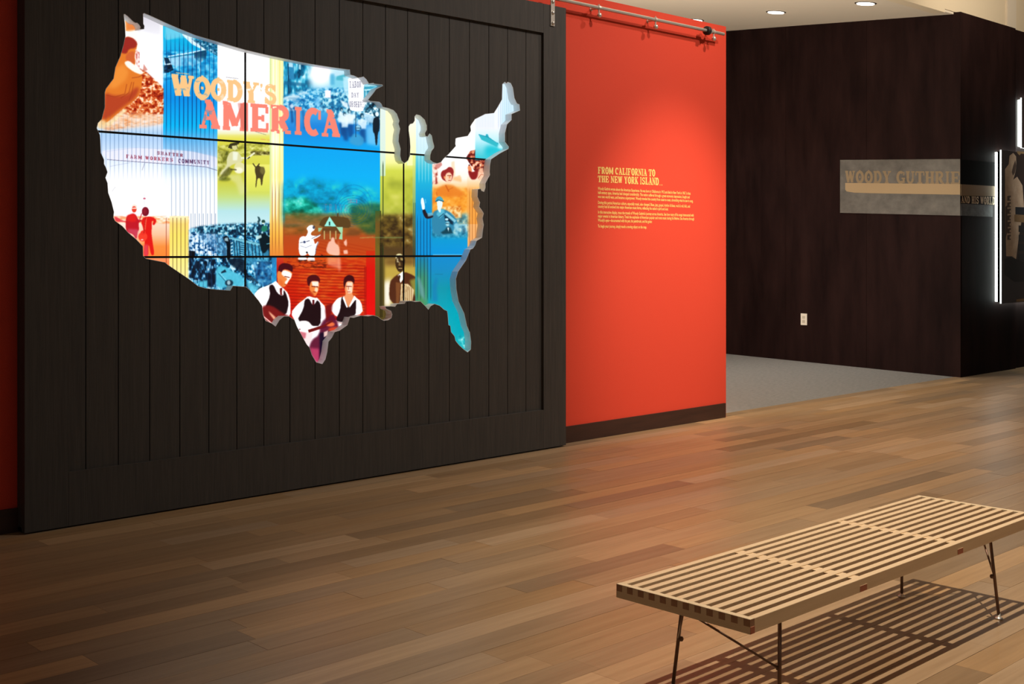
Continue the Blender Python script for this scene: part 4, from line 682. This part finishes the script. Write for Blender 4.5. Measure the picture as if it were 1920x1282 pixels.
# ================================================================== DOOR WITH THE MAP-SHAPED OPENING
HOLE_PX = [(231.9,30.4),(231.9,26.6),(234.3,26.6),(239.9,30.9),(249.3,40.3),(254,43),(256.8,42.7),(260.5,45.9),(263.3,50.6),(262.4,54.7),(269.9,54.3),(270.4,48.7),(268.4,45),(268,26.2),(269.9,24.7),(284.8,30.9),(311,43.1),(339.1,55.2),(367.2,66.5),(408,78.5),(459.6,93.6),(506.4,104.5),(560,115.9),(581.9,120),(620,126),(651.6,130.4),(655.7,130.5),(656.7,140.3),(663.4,141.8),(671.2,145.7),(676.7,145),(681.3,143.7),(686.8,148.9),(691.5,156.7),(700.1,155.6),(701.6,157.1),(716.5,158.7),(718,160.9),(705.5,166.8),(698.5,176.2),(689.9,187.1),(693.8,189.7),(711,191),(714.9,194.9),(717.2,200.4),(727.4,202.7),(737.5,206.6),(743.8,213.6),(748.4,226.1),(746.9,232.3),(750,241.7),(747.7,252.6),(746.9,265.1),(750.8,279.2),(750,291.6),(752.3,301),(757.8,306.1),(764.8,301),(768.3,291.6),(769.2,276),(768.3,260.4),(766.1,244.8),(766.1,237),(768.7,232.7),(774.2,231.1),(777.3,226.1),(777.3,218.3),(780.4,214.7),(787.4,216.4),(796,224.5),(799.9,235.5),(799.9,243.3),(796.5,249.5),(797.6,255),(801.5,256),(805.4,250.3),(809.3,254.2),(811.3,265.1),(813.7,273.7),(813.2,277.6),(809.3,282.3),(806.6,290.1),(806.2,299.4),(811.6,304.1),(819.4,306.5),(826.5,304.1),(831.1,297.9),(841.3,288.5),(854.5,273.7),(853.4,269.8),(854.1,259.6),(857.7,258.1),(876.8,254.8),(882.8,245.2),(881.8,237),(884,233),(890.5,223.4),(909.6,213.8),(926,211.9),(934.2,198.8),(941,186.5),(941.8,157.8),(946.5,153.7),(949.5,156.5),(952,154),(957.4,155.9),(961.5,164.7),(964.2,183.8),(969,194),(973.8,196),(974.6,207),(958.8,213.8),(958.8,224.7),(950.6,232.9),(946.5,249.3),(946.5,265.7),(953.8,275.2),(953.3,278.8),(936.9,287.5),(920.5,298.5),(918.4,309.4),(917.7,321.8),(918.4,328.1),(913.8,335.9),(909.9,343.7),(909.9,351.5),(907.5,359.3),(902.8,357.7),(901.3,353.8),(895.8,354.6),(895,368.7),(899.7,379.6),(898.2,387.4),(902.8,393.6),(906.7,399.9),(904.4,409.2),(906.7,421.7),(905.2,429.5),(903.6,445.1),(893.5,451.4),(890.2,460.5),(886.6,465.7),(881.8,467.6),(873.5,487.8),(858.7,509.1),(854.6,522.2),(855.4,541.9),(859.5,564.8),(870.2,587.8),(875.1,610.7),(880.8,623.8),(883,640.2),(882.5,654.9),(876.7,660.2),(870.2,655.7),(860.4,646.7),(853.8,638.5),(852.2,630.4),(845.6,622.2),(844,610.7),(840.7,609.1),(839.4,591),(838.2,582.9),(832.5,580.4),(824.3,573),(814.5,569.7),(807.1,573.8),(803,580.4),(796.5,573),(788.3,564.8),(778.5,565.7),(770.3,564),(760.4,564.8),(758.8,568.9),(744.1,569.7),(740.8,574.7),(733,574),(722,574.5),(724,579),(733,583),(735,589.4),(733.5,596),(727.7,600),(719.5,600.9),(714.6,598.4),(708,593.5),(699.8,591),(690,592.7),(676.3,591.4),(663.1,595.5),(655.8,594.7),(650.9,609.4),(636.9,619.3),(627.1,622.5),(622.2,632.4),(615.6,640.5),(613.2,660.2),(609.9,673.3),(604.2,682.3),(592.7,679),(584.5,665.1),(580.4,652),(574.7,645.5),(564.8,627.4),(556.7,612.7),(551.7,599.6),(541.9,593),(532.1,593),(523.9,599.6),(516.5,611.9),(509.1,606.1),(497.7,601.2),(492.8,589.8),(491.1,573.4),(484.6,563.6),(476.4,553.7),(468.2,543.9),(461,537.8),(436.7,535.8),(431.6,544.5),(404.5,542.7),(383.9,540.2),(371.1,536.3),(354.3,523.4),(314.4,496.4),(309.3,492),(273.3,484.8),(268.1,479.7),(267.6,461.7),(255.2,448.8),(239.8,435.9),(229.5,424.3),(215.3,414),(212.3,407.6),(213.3,397.3),(208.9,379.3),(202.5,361.3),(201.2,343.3),(197.3,333),(201.2,322.7),(198.6,314.9),(194.7,307.2),(194.7,299.5),(188.8,286.6),(187.8,263.5),(187,253.2),(181.1,240.3),(183.4,230.5),(190.4,223.5),(196.3,201.3),(196.3,173.2),(198.6,166.2),(212.7,147.5),(216.2,126.4),(225.5,105.3),(231.4,84.3),(234.9,67.9),(233.7,44.5)]
HOLE = [wallpt(x, y, Y_DOOR+.0195) for x, y in HOLE_PX]
DX0, DX1, DZ0, DZ1 = 2.19, 5.868, .008, 2.996; ST0, ST1 = 2.40, 5.652; RZ0, RZ1 = .268, 2.80
door = empty('barn_door', (DX0, Y_DOOR, DZ0), 'charcoal wooden sliding barn door with a cutout shaped like a country map', 'barn door')
PLANK_Y = Y_DOOR+.02
g = 5.504; gs = []
while g > ST0+.05: gs.append(g); g -= .1672
edges = [ST0]+sorted(gs)+[ST1]
def depthmap(y):  # the same outline a little deeper keeps its size
    return HOLE
for i, (a, b) in enumerate(zip(edges, edges[1:])):
    me = cut_rect('plank', a+(.0025 if i else 0), b-(.0025 if i < len(edges)-2 else 0), RZ0, RZ1, HOLE, PLANK_Y, PLANK_Y+.018)
    if me: obj('plank', me, M_door, door)
for nm, x0, x1, z0, z1 in (('stile', DX0, ST0, DZ0, DZ1), ('stile', ST1, DX1, DZ0, DZ1), ('rail', ST0+.0012, ST1-.0012, DZ0, RZ0), ('rail', ST0+.0012, ST1-.0012, RZ1, DZ1)):
    me = cut_rect(nm, x0, x1, z0, z1, HOLE, Y_DOOR, Y_DOOR+.038); obj(nm, me, M_door, door)
me = cut_rect('backing_panel', ST0-.02, ST1+.02, DZ0+.02, DZ1-.02, HOLE, PLANK_Y+.0185, PLANK_Y+.0225)
obj('backing_panel', me, M_black, door)
bm = bmesh.new()
for x0, x1 in ((DX0, DX0+.02), (DX1-.02, DX1)): bm_box(bm, x0, x1, Y_DOOR+.038, Y_RED-.006, DZ0, DZ1)
bm_box(bm, DX0, DX1, Y_DOOR+.038, Y_RED-.006, DZ1-.02, DZ1); bm_box(bm, DX0, DX1, Y_DOOR+.038, Y_RED-.016, DZ0, DZ0+.02)
obj('door_casing', finish(bm, 'door_casing'), M_door, door)
n = len(HOLE); V = [(x, Y_DOOR+.0185, z) for x, z in HOLE]+[(x, Y_SCR, z) for x, z in HOLE]
ln = obj('opening_edge', mesh('opening_edge', V, [(i, (i+1) % n, (i+1) % n+n, i+n) for i in range(n)]), M_liner, door)
so = ln.modifiers.new('thickness', 'SOLIDIFY'); so.thickness = .0022; so.offset = 0; tag(ln, label='pale metal edge lining the map-shaped cutout')
# hanger strap
hx = wallX(1036, Y_DOOR-.004)
st = obj('hanger_strap', box('hanger_strap', hx-.019, hx+.019, Y_DOOR-.008, Y_DOOR, 2.855, 3.09, .003), M_steel, door); tag(st, label='steel hanger strap with round bolts')
for z in (2.875, 2.945, 3.02):
    b = obj('bolt', lathe('bolt', [(.013, 0), (.013, .004), (.009, .009), (.002, .011)], Matrix.Translation((hx, Y_DOOR-.008, z))@Matrix.Rotation(math.pi/2, 4, 'X')), M_bolt); b.parent = st; b.matrix_parent_inverse = door.matrix_basis.inverted()@Matrix.Identity(4); b.matrix_parent_inverse = Matrix.Identity(4)
hx2 = 2.42
# rail ----------------------------------------------------------------
RY, RZ = 5.622, 3.052
track = empty('sliding_door_track', (5.0, RY, RZ), 'round steel sliding door track along the top of the red wall', 'door track')
obj('rod', tube('rod', (2.0, RY, RZ), (wallX(1357, RY), RY, RZ), .0125, 18), M_steel, track)
for px in (1123, 1229, 1338):
    x = wallX(px, RY); bm = bmesh.new()
    bm_tube(bm, (x, RY, RZ), (x, Y_RED-.002, RZ), .009, 12); bm_tube(bm, (x-.011, RY, RZ), (x+.011, RY, RZ), .0165, 16); bm_tube(bm, (x, Y_RED-.006, RZ), (x, Y_RED-.002, RZ), .013, 18)
    bm_tube(bm, (x, RY, RZ-.05), (x, RY, RZ+.024), .0055, 10)
    obj('bracket', finish(bm, 'bracket'), M_steel, track)
    obj('knob', lathe('knob', [(.003, -.019), (.013, -.014), (.018, 0), (.013, .014), (.003, .019)], Matrix.Translation((x+.004, RY, RZ-.052))), M_bolt, track)
x = wallX(1326, RY)
obj('end_stop', lathe('end_stop', [(.018, -.017), (.034, -.015), (.034, .015), (.018, .017)], Matrix.Translation((x, RY, RZ))@Matrix.Rotation(math.pi/2, 4, 'Y')), M_rubber, track)
obj('stop_collar', lathe('stop_collar', [(.014, -.01), (.024, -.009), (.024, .009), (.014, .01)], Matrix.Translation((x+.03, RY, RZ))@Matrix.Rotation(math.pi/2, 4, 'Y')), M_bolt, track)

# ================================================================== VIDEO WALL: nine monitors behind the door
MW = wallX(757, Y_SCR)-wallX(460, Y_SCR); MX0 = wallX(460, Y_SCR)-MW
MZ1 = wallpt(460, 266.3, Y_SCR)[1]; MH_ = MZ1-wallpt(460, 481.3, Y_SCR)[1]; MZ1 += MH_
TW, TH_ = 2304, 1320
xs = MX0+(np.arange(TW)+.5)/TW*3*MW; zs = MZ1-3*MH_+(np.arange(TH_)+.5)/TH_*3*MH_
XX, ZZ = np.meshgrid(xs, zs); d = XX*c_+Y_SCR*s_; rr = XX*s_-Y_SCR*c_
px = (CX+F*rr/d-PX0)*SS-.5; py = (HOR+F*(H-ZZ)/d-PY0)*SS-.5
px = np.clip(px, 0, CW-1.01); py = np.clip(py, 0, CH-1.01); xi = px.astype(int); yi = py.astype(int); fx = (px-xi)[..., None]; fy = (py-yi)[..., None]
T = (cv[yi, xi]*(1-fx)+cv[yi, xi+1]*fx)*(1-fy)+(cv[yi+1, xi]*(1-fx)+cv[yi+1, xi+1]*fx)*fy
img = bpy.data.images.new('map_show', TW, TH_, alpha=False); buf = np.ones((TH_, TW, 4), np.float32); buf[..., :3] = T
img.pixels.foreach_set(buf.ravel()); img.update(); img.pack()
M_scr = bpy.data.materials.new('lit_display'); M_scr.use_nodes = True; nt = M_scr.node_tree; b_ = nt.nodes['Principled BSDF']
ti = nt.nodes.new('ShaderNodeTexImage'); ti.image = img; ti.extension = 'EXTEND'; uvn = nt.nodes.new('ShaderNodeUVMap'); uvn.uv_map = 'UVMap'
nt.links.new(uvn.outputs[0], ti.inputs[0]); nt.links.new(ti.outputs[0], b_.inputs['Emission Color']); b_.inputs['Emission Strength'].default_value = 1.12
b_.inputs['Base Color'].default_value = (.01, .01, .01, 1); b_.inputs['Roughness'].default_value = .4; b_.inputs['Specular IOR Level'].default_value = .2
DESC = [['top row, showing a crouching orange figure and half the title', 'top row, showing the end of the title and a street march', 'top row, showing the pale north-east coast and a ship'],
        ['middle row, showing the farm workers sign and two men in red', 'middle row, showing a dust cloud over a small house', 'middle row, showing a speaker raising his hand'],
        ['bottom row, showing a yellow strip and a blue crowd corner', 'bottom row, showing three men in dark vests', 'bottom row, showing an accordion player and teal coast']]
BZ = .0056
for r in range(3):
    for q in range(3):
        x0 = MX0+q*MW; x1 = x0+MW; z1 = MZ1-r*MH_; z0 = z1-MH_
        mo = empty('video_monitor', ((x0+x1)/2, Y_SCR+.016, z0), 'monitor in the '+DESC[r][q], 'monitor', 'nine monitors behind the map cutout')
        y_s = Y_SCR+.002
        me = mesh('screen', [(x0+BZ, y_s, z0+BZ), (x1-BZ, y_s, z0+BZ), (x1-BZ, y_s, z1-BZ), (x0+BZ, y_s, z1-BZ)], [(0, 1, 2, 3)])
        uv = me.uv_layers.new(name='UVMap'); fxx = lambda x: (x-MX0)/(3*MW); fzz = lambda z: (z-(MZ1-3*MH_))/(3*MH_)
        for li, vi in enumerate(me.loops): co = me.vertices[vi.vertex_index].co; uv.data[li].uv = (fxx(co.x), fzz(co.z))
        obj('screen', me, M_scr, mo)
        bm = bmesh.new()
        e = .0002
        bm_box(bm, x0+e, x0+BZ, Y_SCR+.0004, Y_SCR+.016, z0+e, z1-e); bm_box(bm, x1-BZ, x1-e, Y_SCR+.0004, Y_SCR+.016, z0+e, z1-e)
        bm_box(bm, x0+BZ, x1-BZ, Y_SCR+.0004, Y_SCR+.016, z0+e, z0+BZ); bm_box(bm, x0+BZ, x1-BZ, Y_SCR+.0004, Y_SCR+.016, z1-BZ, z1-e)
        obj('bezel', finish(bm, 'bezel'), M_bezel, mo)
        obj('back_shell', box('back_shell', x0+BZ, x1-BZ, Y_SCR+.006, Y_SCR+.016, z0+BZ, z1-BZ), M_bezel, mo)

# ================================================================== LETTERING ON THE RED WALL
YT = Y_RED-.0012
GCACHE = {}
def text_mesh(name, quad3, boxes, y_of, bold=1, asp=.7):
    V, Fc = [], []
    for ch, a, b in boxes:
        if (ch, bold, asp) not in GCACHE: GCACHE[(ch, bold, asp)] = glyph_tris(ch, asp, bold)
        pts, tr = GCACHE[(ch, bold, asp)]; n = len(V)
        V += [bil(quad3, a+(b-a)*u, v) for u, v in pts]; Fc += [tuple(n+i for i in t) for t in tr]
    return mesh(name, V, Fc)
def text_line(name, parent, quad3, boxes, m, bold=1, asp=.7):
    """every letter an object of its own"""
    for bx_ in boxes: obj('letter', text_mesh('letter', quad3, [bx_], 0, bold, asp), m, parent)
def W3(px, py, Y=YT): x, z = wallpt(px, py, Y); return (x, Y, z)
lx, lz = wallpt(1121, 430, YT)
let = empty('wall_lettering', (lx, YT, lz), 'cream lettering about a journey printed on the red wall', 'wall text')
s6 = 8.545; TP = lambda x, y: W3(1100+x/s6, 290+y/s6)
def heading(text, q):
    q3 = [TP(*p) for p in q]; text_line('letter', let, q3, letter_run(text, 0, 1, .08, .5), M_yellow, 1.05, .62)
(heading('FROM CALIFORNIA TO', [(180,302),(1098,348),(1098,238),(180,194)]))
(heading('THE NEW YORK ISLAND...', [(180,437),(1220,492),(1220,372),(180,335)]))
LINES = [((180,575),(1665,628),'Woody Guthrie wrote about the American Experience. He was born in Oklahoma in 1912 and died in New York in 1967. In that'),
 ((180,640),(1650,686),'half-century span, America had changed considerably. The nation suffered through a great economic depression, fought and'),
 ((180,702),(1705,752),'won two world wars, and became a superpower. Woody traveled the country from coast to coast, chronicling what he saw in song.'),
 ((180,798),(1655,835),'During this period American culture, especially music, also changed. Blues, jazz, gospel, rhythm & blues, rock & roll, folk, and'),
 ((180,858),(1308,882),"country had all evolved into major American music forms, reflecting the nation's spirit and soul."),
 ((180,950),(1715,980),"In this interactive display, trace the travels of Woody Guthrie's journey across America. See how many of his songs intersected with"),
 ((180,1012),(1722,1040),'major events in American history. Track the explosion of American popular and roots music during his lifetime. See America through'),
 ((180,1075),(1052,1086),"Woody's eyes\u2014documented with his pen, his paintbrush, and his guitar."),
 ((180,1168),(962,1178),'To begin your journey, simply touch a moving object on the map.')]
dg = None; fonts = []
for a, b, txt in LINES:
    cu = bpy.data.curves.new('text_line', 'FONT'); cu.body = txt; cu.size = .03; cu.offset = .0006; cu.resolution_u = 2
    o = bpy.data.objects.new('text_line', cu); COL.objects.link(o); fonts.append((o, TP(*a), TP(*b)))
bpy.context.view_layer.update(); dg = bpy.context.evaluated_depsgraph_get()
for o, A, B in fonts:
    me = bpy.data.meshes.new_from_object(o.evaluated_get(dg)); cu = o.data; bpy.data.objects.remove(o); bpy.data.curves.remove(cu)
    w = max(v.co.x for v in me.vertices); k = (B[0]-A[0])/w; sh = (B[2]-A[2])/(B[0]-A[0])*0
    zz = (A[2]+B[2])/2
    for v in me.vertices: x, y = v.co.x*k, v.co.y; v.co = (A[0]+x, YT, zz+y)
    me.materials.clear(); obj('text_line', me, M_yellow, let)

# ================================================================== OUTLET, TITLE PANELS, LIGHT BOXES
def DP(px, py, off): a, z = ray_dark(px, py); return wall_at(a, z, off)
def flat(name, pts, m, parent, thick=None, nrm=None):
    """thin plate from a polygon of 3-D points, thickened along -nrm"""
    n = len(pts)
    if thick is None: me = mesh(name, pts, [tuple(range(n))])
    else:
        V = list(pts)+[tuple(p[i]-nrm[i]*thick for i in range(3)) for p in pts]
        me = mesh(name, V, [tuple(range(n)), tuple(range(2*n-1, n-1, -1))]+[(i, i+n, (i+1) % n+n, (i+1) % n) for i in range(n)])
        bm = bmesh.new(); bm.from_mesh(me); bpy.data.meshes.remove(me); me = finish(bm, name)
    return obj(name, me, m, parent)
nd = (-uy, ux, 0)
c0 = DP(1507.5, 598, 0)
outl = empty('wall_outlet', c0, 'white electrical outlet plate low on the dark side wall', 'outlet')
flat('cover_plate', [DP(1502, 609, .006), DP(1513.5, 609.5, .006), DP(1513.5, 588, .006), DP(1502, 587.3, .006)], M_white, outl, .006, nd)
for y0, y1 in ((592, 597), (600, 605)): flat('receptacle', [DP(1505, y1, .0085), DP(1510, y1, .0085), DP(1510, y0, .0085), DP(1505, y0, .0085)], mat('receptacle_plastic', srgb(196, 184, 164), .4), outl, .0025, nd)
flat('screw', [DP(1507.2, 599, .008), DP(1508, 599, .008), DP(1508, 598.2, .008), DP(1507.2, 598.2, .008)], M_steel, outl, .002, nd)
K9 = (1560, 280, 5.818)
def GP(x, y, off): return DP(1560+x/5.818, 280+y/5.818, off)
tp = empty('title_panel', DP(1690, 400, 0), 'grey mottled sign panel lettered WOODY GUTHRIE on the dark side wall', 'sign panel')
flat('panel', [GP(93,692,.008), GP(1403,722,.008), GP(1403,105,.008), GP(93,115,.008)], M_cloud, tp, .008, nd)
flat('band', [GP(150,440,.0095), GP(165,458,.0095), GP(250,472,.0095), GP(420,478,.0095), GP(1403,494,.0095), GP(1403,378,.0095), GP(150,366,.0095)], M_tan, tp, .0015, nd)
q3 = [GP(150,368,.0092), GP(1403,378,.0092), GP(1403,242,.0092), GP(150,234,.0092)]
text_line('letter', tp, q3, letter_run('WOODY GUTHRIE', 0, 1, .1, .55), M_tanD)
def RP(x, y, off=0.0): Yp = DKY-off; X, z = wallpt(1560+x/5.818, 280+y/5.818, Yp); return (X, Yp, z)
nr = (0, -1, 0)
tr = empty('title_panel', RP(1600, 735), 'narrow sign panel lettered AND HIS WORLD around the corner of the dark wall', 'sign panel')
flat('panel', [RP(1407,722,.004), RP(1752,736,.004), RP(1752,610,.004), RP(1407,590,.004)], M_cloudD, tr, .004, nr)
flat('upper_panel', [RP(1407,382,.004), RP(1788,400,.004), RP(1788,142,.004), RP(1407,110,.004)], M_blackp, tr, .004, nr)
flat('band', [RP(1407,505,.005), RP(1800,512,.005), RP(1800,402,.005), RP(1407,380,.005)], M_tan, tr, .003, nr)
q3 = [RP(1410,582,.006), RP(1778,604,.006), RP(1778,520,.006), RP(1410,510,.006)]
text_line('letter', tr, q3, letter_run('AND HIS WORLD', 0, 1, .1, .5), M_pale)
# lit poster boxes
YP = DKY-.085
def light_box(pxl, pyt, pyb, X1, label, Yf, Yw):
    x0, zt = wallpt(pxl, pyt, Yf); _, zb = wallpt(pxl, pyb, Yf)
    lb = empty('light_box', ((x0+X1)/2, Yw, zb), label, 'light box')
    obj('led_panel', box('led_panel', x0+.02, X1-.02, Yw-.028, Yw-.004, zb+.02, zt-.02), M_led, lb)
    obj('frame', box('frame', x0+.012, X1-.012, Yf+.022, Yw-.034, zb+.012, zt-.012), M_blackp, lb)
    obj('acrylic_front', box('acrylic_front', x0, X1, Yf+.002, Yf+.018, zb, zt), M_led2, lb)
    p = obj('poster', box('poster', x0, X1, Yf, Yf+.0019, zb, zt), M_post, lb)
    return lb, x0, zt, zb, p
lb, lx0, lzt, lzb, pst = light_box(1878, 281, 569, 15.6, 'tall backlit poster box with a pale robed figure on the dark front wall', YP, DKY)
def pq(name, pts, m, par):
    me = mesh(name, [(wallpt(x, y, YP-.0006)[0], YP-.0006, wallpt(x, y, YP-.0006)[1]) for x, y in pts], [tuple(range(len(pts)))]); o = obj(name, me, m); o.parent = par
    o.matrix_parent_inverse = Matrix.Translation(-Vector(lb.location)); par_inv = lb
    return o
def pq(name, pts, m, dy=.0006):
    Yq = YP-dy; return obj(name, mesh(name, [(wallpt(x, y, Yq)[0], Yq, wallpt(x, y, Yq)[1]) for x, y in pts], [tuple(range(len(pts)))]), m, lb)
s5 = 3.767; Q = lambda x, y: (1860+x/s5, 260+y/s5)
pq('printed_figure', [Q(*p) for p in ((92,300),(92,215),(118,180),(124,120),(150,100),(170,125),(172,190),(165,235),(150,290),(178,268),(215,330),(226,480),(190,690),(170,850),(140,830),(100,830),(95,600),(92,470))], M_skin)
pq('printed_shadow', [Q(*p) for p in ((150,190),(165,150),(172,190),(162,240),(148,262),(140,235))], M_shade, .0011)
pq('printed_shadow', [Q(*p) for p in ((95,480),(108,470),(112,640),(98,700))], M_shade, .0011)
for i in range(7): y = 405+i*46; pq('printed_mark', [Q(*p) for p in ((108,y),(133,y-4),(133,y+8),(124,y+10),(124,y+26),(133,y+24),(133,y+32),(108,y+34))], M_shade, .0012)
pq('printed_shadow', [Q(*p) for p in ((90,850),(130,835),(170,850),(226,870),(226,1010),(160,1010),(90,960))], mat('poster_blue_black', srgb(38, 38, 40), .5), .0011)
pq('printed_label', [Q(*p) for p in ((158,535),(226,538),(226,592),(158,585))], M_tan, .0016)
pq('printed_label', [Q(*p) for p in ((165,482),(226,484),(226,538),(165,534))], mat('poster_blue', srgb(40, 46, 56), .5), .0014)
for i in range(4): y = 612+i*66; pq('printed_tab', [Q(*p) for p in ((188,y),(226,y+2),(226,y+50),(188,y+46))], mat('poster_tab', srgb(46, 48, 52), .5), .0014)
pq('printed_ornament', [Q(*p) for p in ((175,88),(226,92),(226,108),(205,104),(195,118),(180,104))], M_tan, .0014)
pq('printed_ornament', [Q(*p) for p in ((172,1135),(226,1128),(226,1148),(172,1152))], M_tan, .0014)
light_box(1916, 183, 277, 16.5, 'backlit box higher on the dark front wall, at the picture edge', DKY+.03-.06, DKY+.03)

# ================================================================== DOWNLIGHTS
def on_ceiling(px, py):
    k = (px-CX)/F; rx, ry, rz = c_+k*s_, s_-k*c_, -(py-HOR)/F
    t = (zc0+.012-slope*5.86-H)/(rz-slope*ry); return t*rx, t*ry, H+t*rz
DL = [(1455, 22.5, 'recessed downlight in the beige ceiling, middle of the row of three'), (1623, 6, 'recessed downlight in the beige ceiling, farthest along the row from the red wall'), (1303, 37.5, 'recessed downlight in the beige ceiling, half hidden behind the red wall')]
tilt = Matrix.Rotation(math.atan(slope), 4, 'X')
for pxx, pyy, lab in DL:
    x, y, z = on_ceiling(pxx, pyy)
    e = empty('recessed_downlight', (x, y, z), lab, 'downlight', 'recessed downlights in the corridor ceiling')
    M_ = Matrix.Translation((x, y, z))@tilt
    obj('trim_ring', lathe('trim_ring', [(.085, .001), (.112, .001), (.110, -.004), (.092, -.005)], M_, 28), M_ring, e)
    obj('lamp', lathe('lamp', [(.091, .0), (.089, -.012), (.05, -.016), (.004, -.017)], M_, 28), M_lamp, e)
    spot('corridor_lamp', (x, y, z-.05), (x-.1, y, 0), 150, 80, .8, (1, .96, .90), .06)

# ================================================================== BENCH
bx, by, BL, BWD, BH = 2.627, 1.834, 1.8285, .47, .356
bench = empty('slatted_bench', (bx+BL/2, by+BWD/2, 0), 'pale slatted wooden bench on splayed bronze metal legs', 'bench')
NS, SW = 12, .0212; gap = (BWD-NS*SW)/(NS-1)
EB = .0195; ZB = BH-.040; ZM = BH-.0203
for i in range(NS):
    y0 = by+i*(SW+gap); bm = bmesh.new(); ra, rb = bx+EB, bx+BL-EB
    bm_box(bm, ra, rb, y0, y0+SW, ZB, BH); bmesh.ops.bevel(bm, geom=bm.edges[:], offset=.0012, segments=1, affect='EDGES')
    sl = obj('slat', finish(bm, 'slat'), M_bench, bench)
    for xa, xb in ((bx-.0006, bx+EB), (bx+BL-EB, bx+BL+.0006)):
        obj('finger_joint', box('finger_joint', xa, xb, y0+.0002, y0+SW-.0002, ZM, BH-.0015), M_bend).parent = sl
for o in list(COL.objects):
    if o.name.startswith('finger_joint'): o.matrix_parent_inverse = Matrix.Translation(-Vector(bench.location))@Matrix.Identity(4) if False else Matrix.Identity(4)
for xa, xb in ((bx, bx+EB), (bx+BL-EB, bx+BL)):
    bm = bmesh.new(); bm_box(bm, xa, xb, by, by+BWD, ZB, ZM-.0002)
    for i in range(NS-1):
        y0 = by+i*(SW+gap)+SW; bm_box(bm, xa, xb, y0+.0002, y0+gap-.0002, ZM-.0002, BH-.0013)
    bm_box(bm, xa, xb, by, by+BWD, BH-.0013, BH)
    obj('end_board', finish(bm, 'end_board'), M_rail2, bench)
M_redg = mat('reddish_end_grain', srgb(176, 104, 74), .7)
for xc in (3.206, 3.823+.01):
    bm = bmesh.new()
    for i in range(NS-1):
        y0 = by+i*(SW+gap)+SW; bm_box(bm, xc-.02, xc+.02, y0-.0002, y0+gap+.0002, ZM-.001, BH-.003)
    sp_ = finish(bm, 'spacer_blocks')
    cb = obj('cross_bar', box('cross_bar', xc-.02, xc+.02, by-.0008, by+BWD+.0008, ZB+.0015, ZM), M_rail2, bench)
    k = obj('spacer_blocks', sp_, M_bench); k.parent = cb; k['kind'] = 'stuff'
    for ya in (by-.0012, by+BWD-.004):
        j = obj('bar_end', box('bar_end', xc-.0195, xc+.0195, ya, ya+.0052, ZB+.002, ZM-.0005), M_redg); j.parent = cb
for xa in (bx, bx+BL-EB):
    for ya in (by-.0012, by+BWD-.004): obj('corner_joint', box('corner_joint', xa+.0004, xa+EB-.0004, ya, ya+.0052, ZB+.0005, ZM-.0005), M_redg, bench)
FX = (2.84, 4.243); FY = (1.885, 2.264)
for ix, fx_ in enumerate(FX):
    for iy, fy_ in enumerate(FY):
        tx = fx_+(.032 if ix == 0 else -.032); ty = fy_+(.02 if iy == 0 else -.02)
        foot, top = Vector((fx_, fy_, .012)), Vector((tx, ty, ZB))
        leg = obj('leg', tube('leg', foot, top, .0056, 14), M_leg, bench)
        m = foot.lerp(top, .47)
        for nm, me in (('glide', lathe('glide', [(.013, 0), (.0145, .003), (.012, .006), (.006, .008), (.0056, .02)], Matrix.Translation((fx_, fy_, .0002)))),
                       ('brace', tube('brace', m, (bx+.03 if ix == 0 else bx+BL-.03, by+BWD/2+(-.012 if iy == 0 else .012), ZB), .0034, 10)),
                       ('weld_knob', lathe('weld_knob', [(.001, -.008), (.006, -.006), (.008, 0), (.006, .006), (.001, .008)], Matrix.Translation(m+Vector((.004 if ix == 0 else -.004, .007 if iy == 0 else -.007, 0)))))):
            p = obj(nm, me, M_bolt if nm == 'glide' else M_leg); p.parent = leg
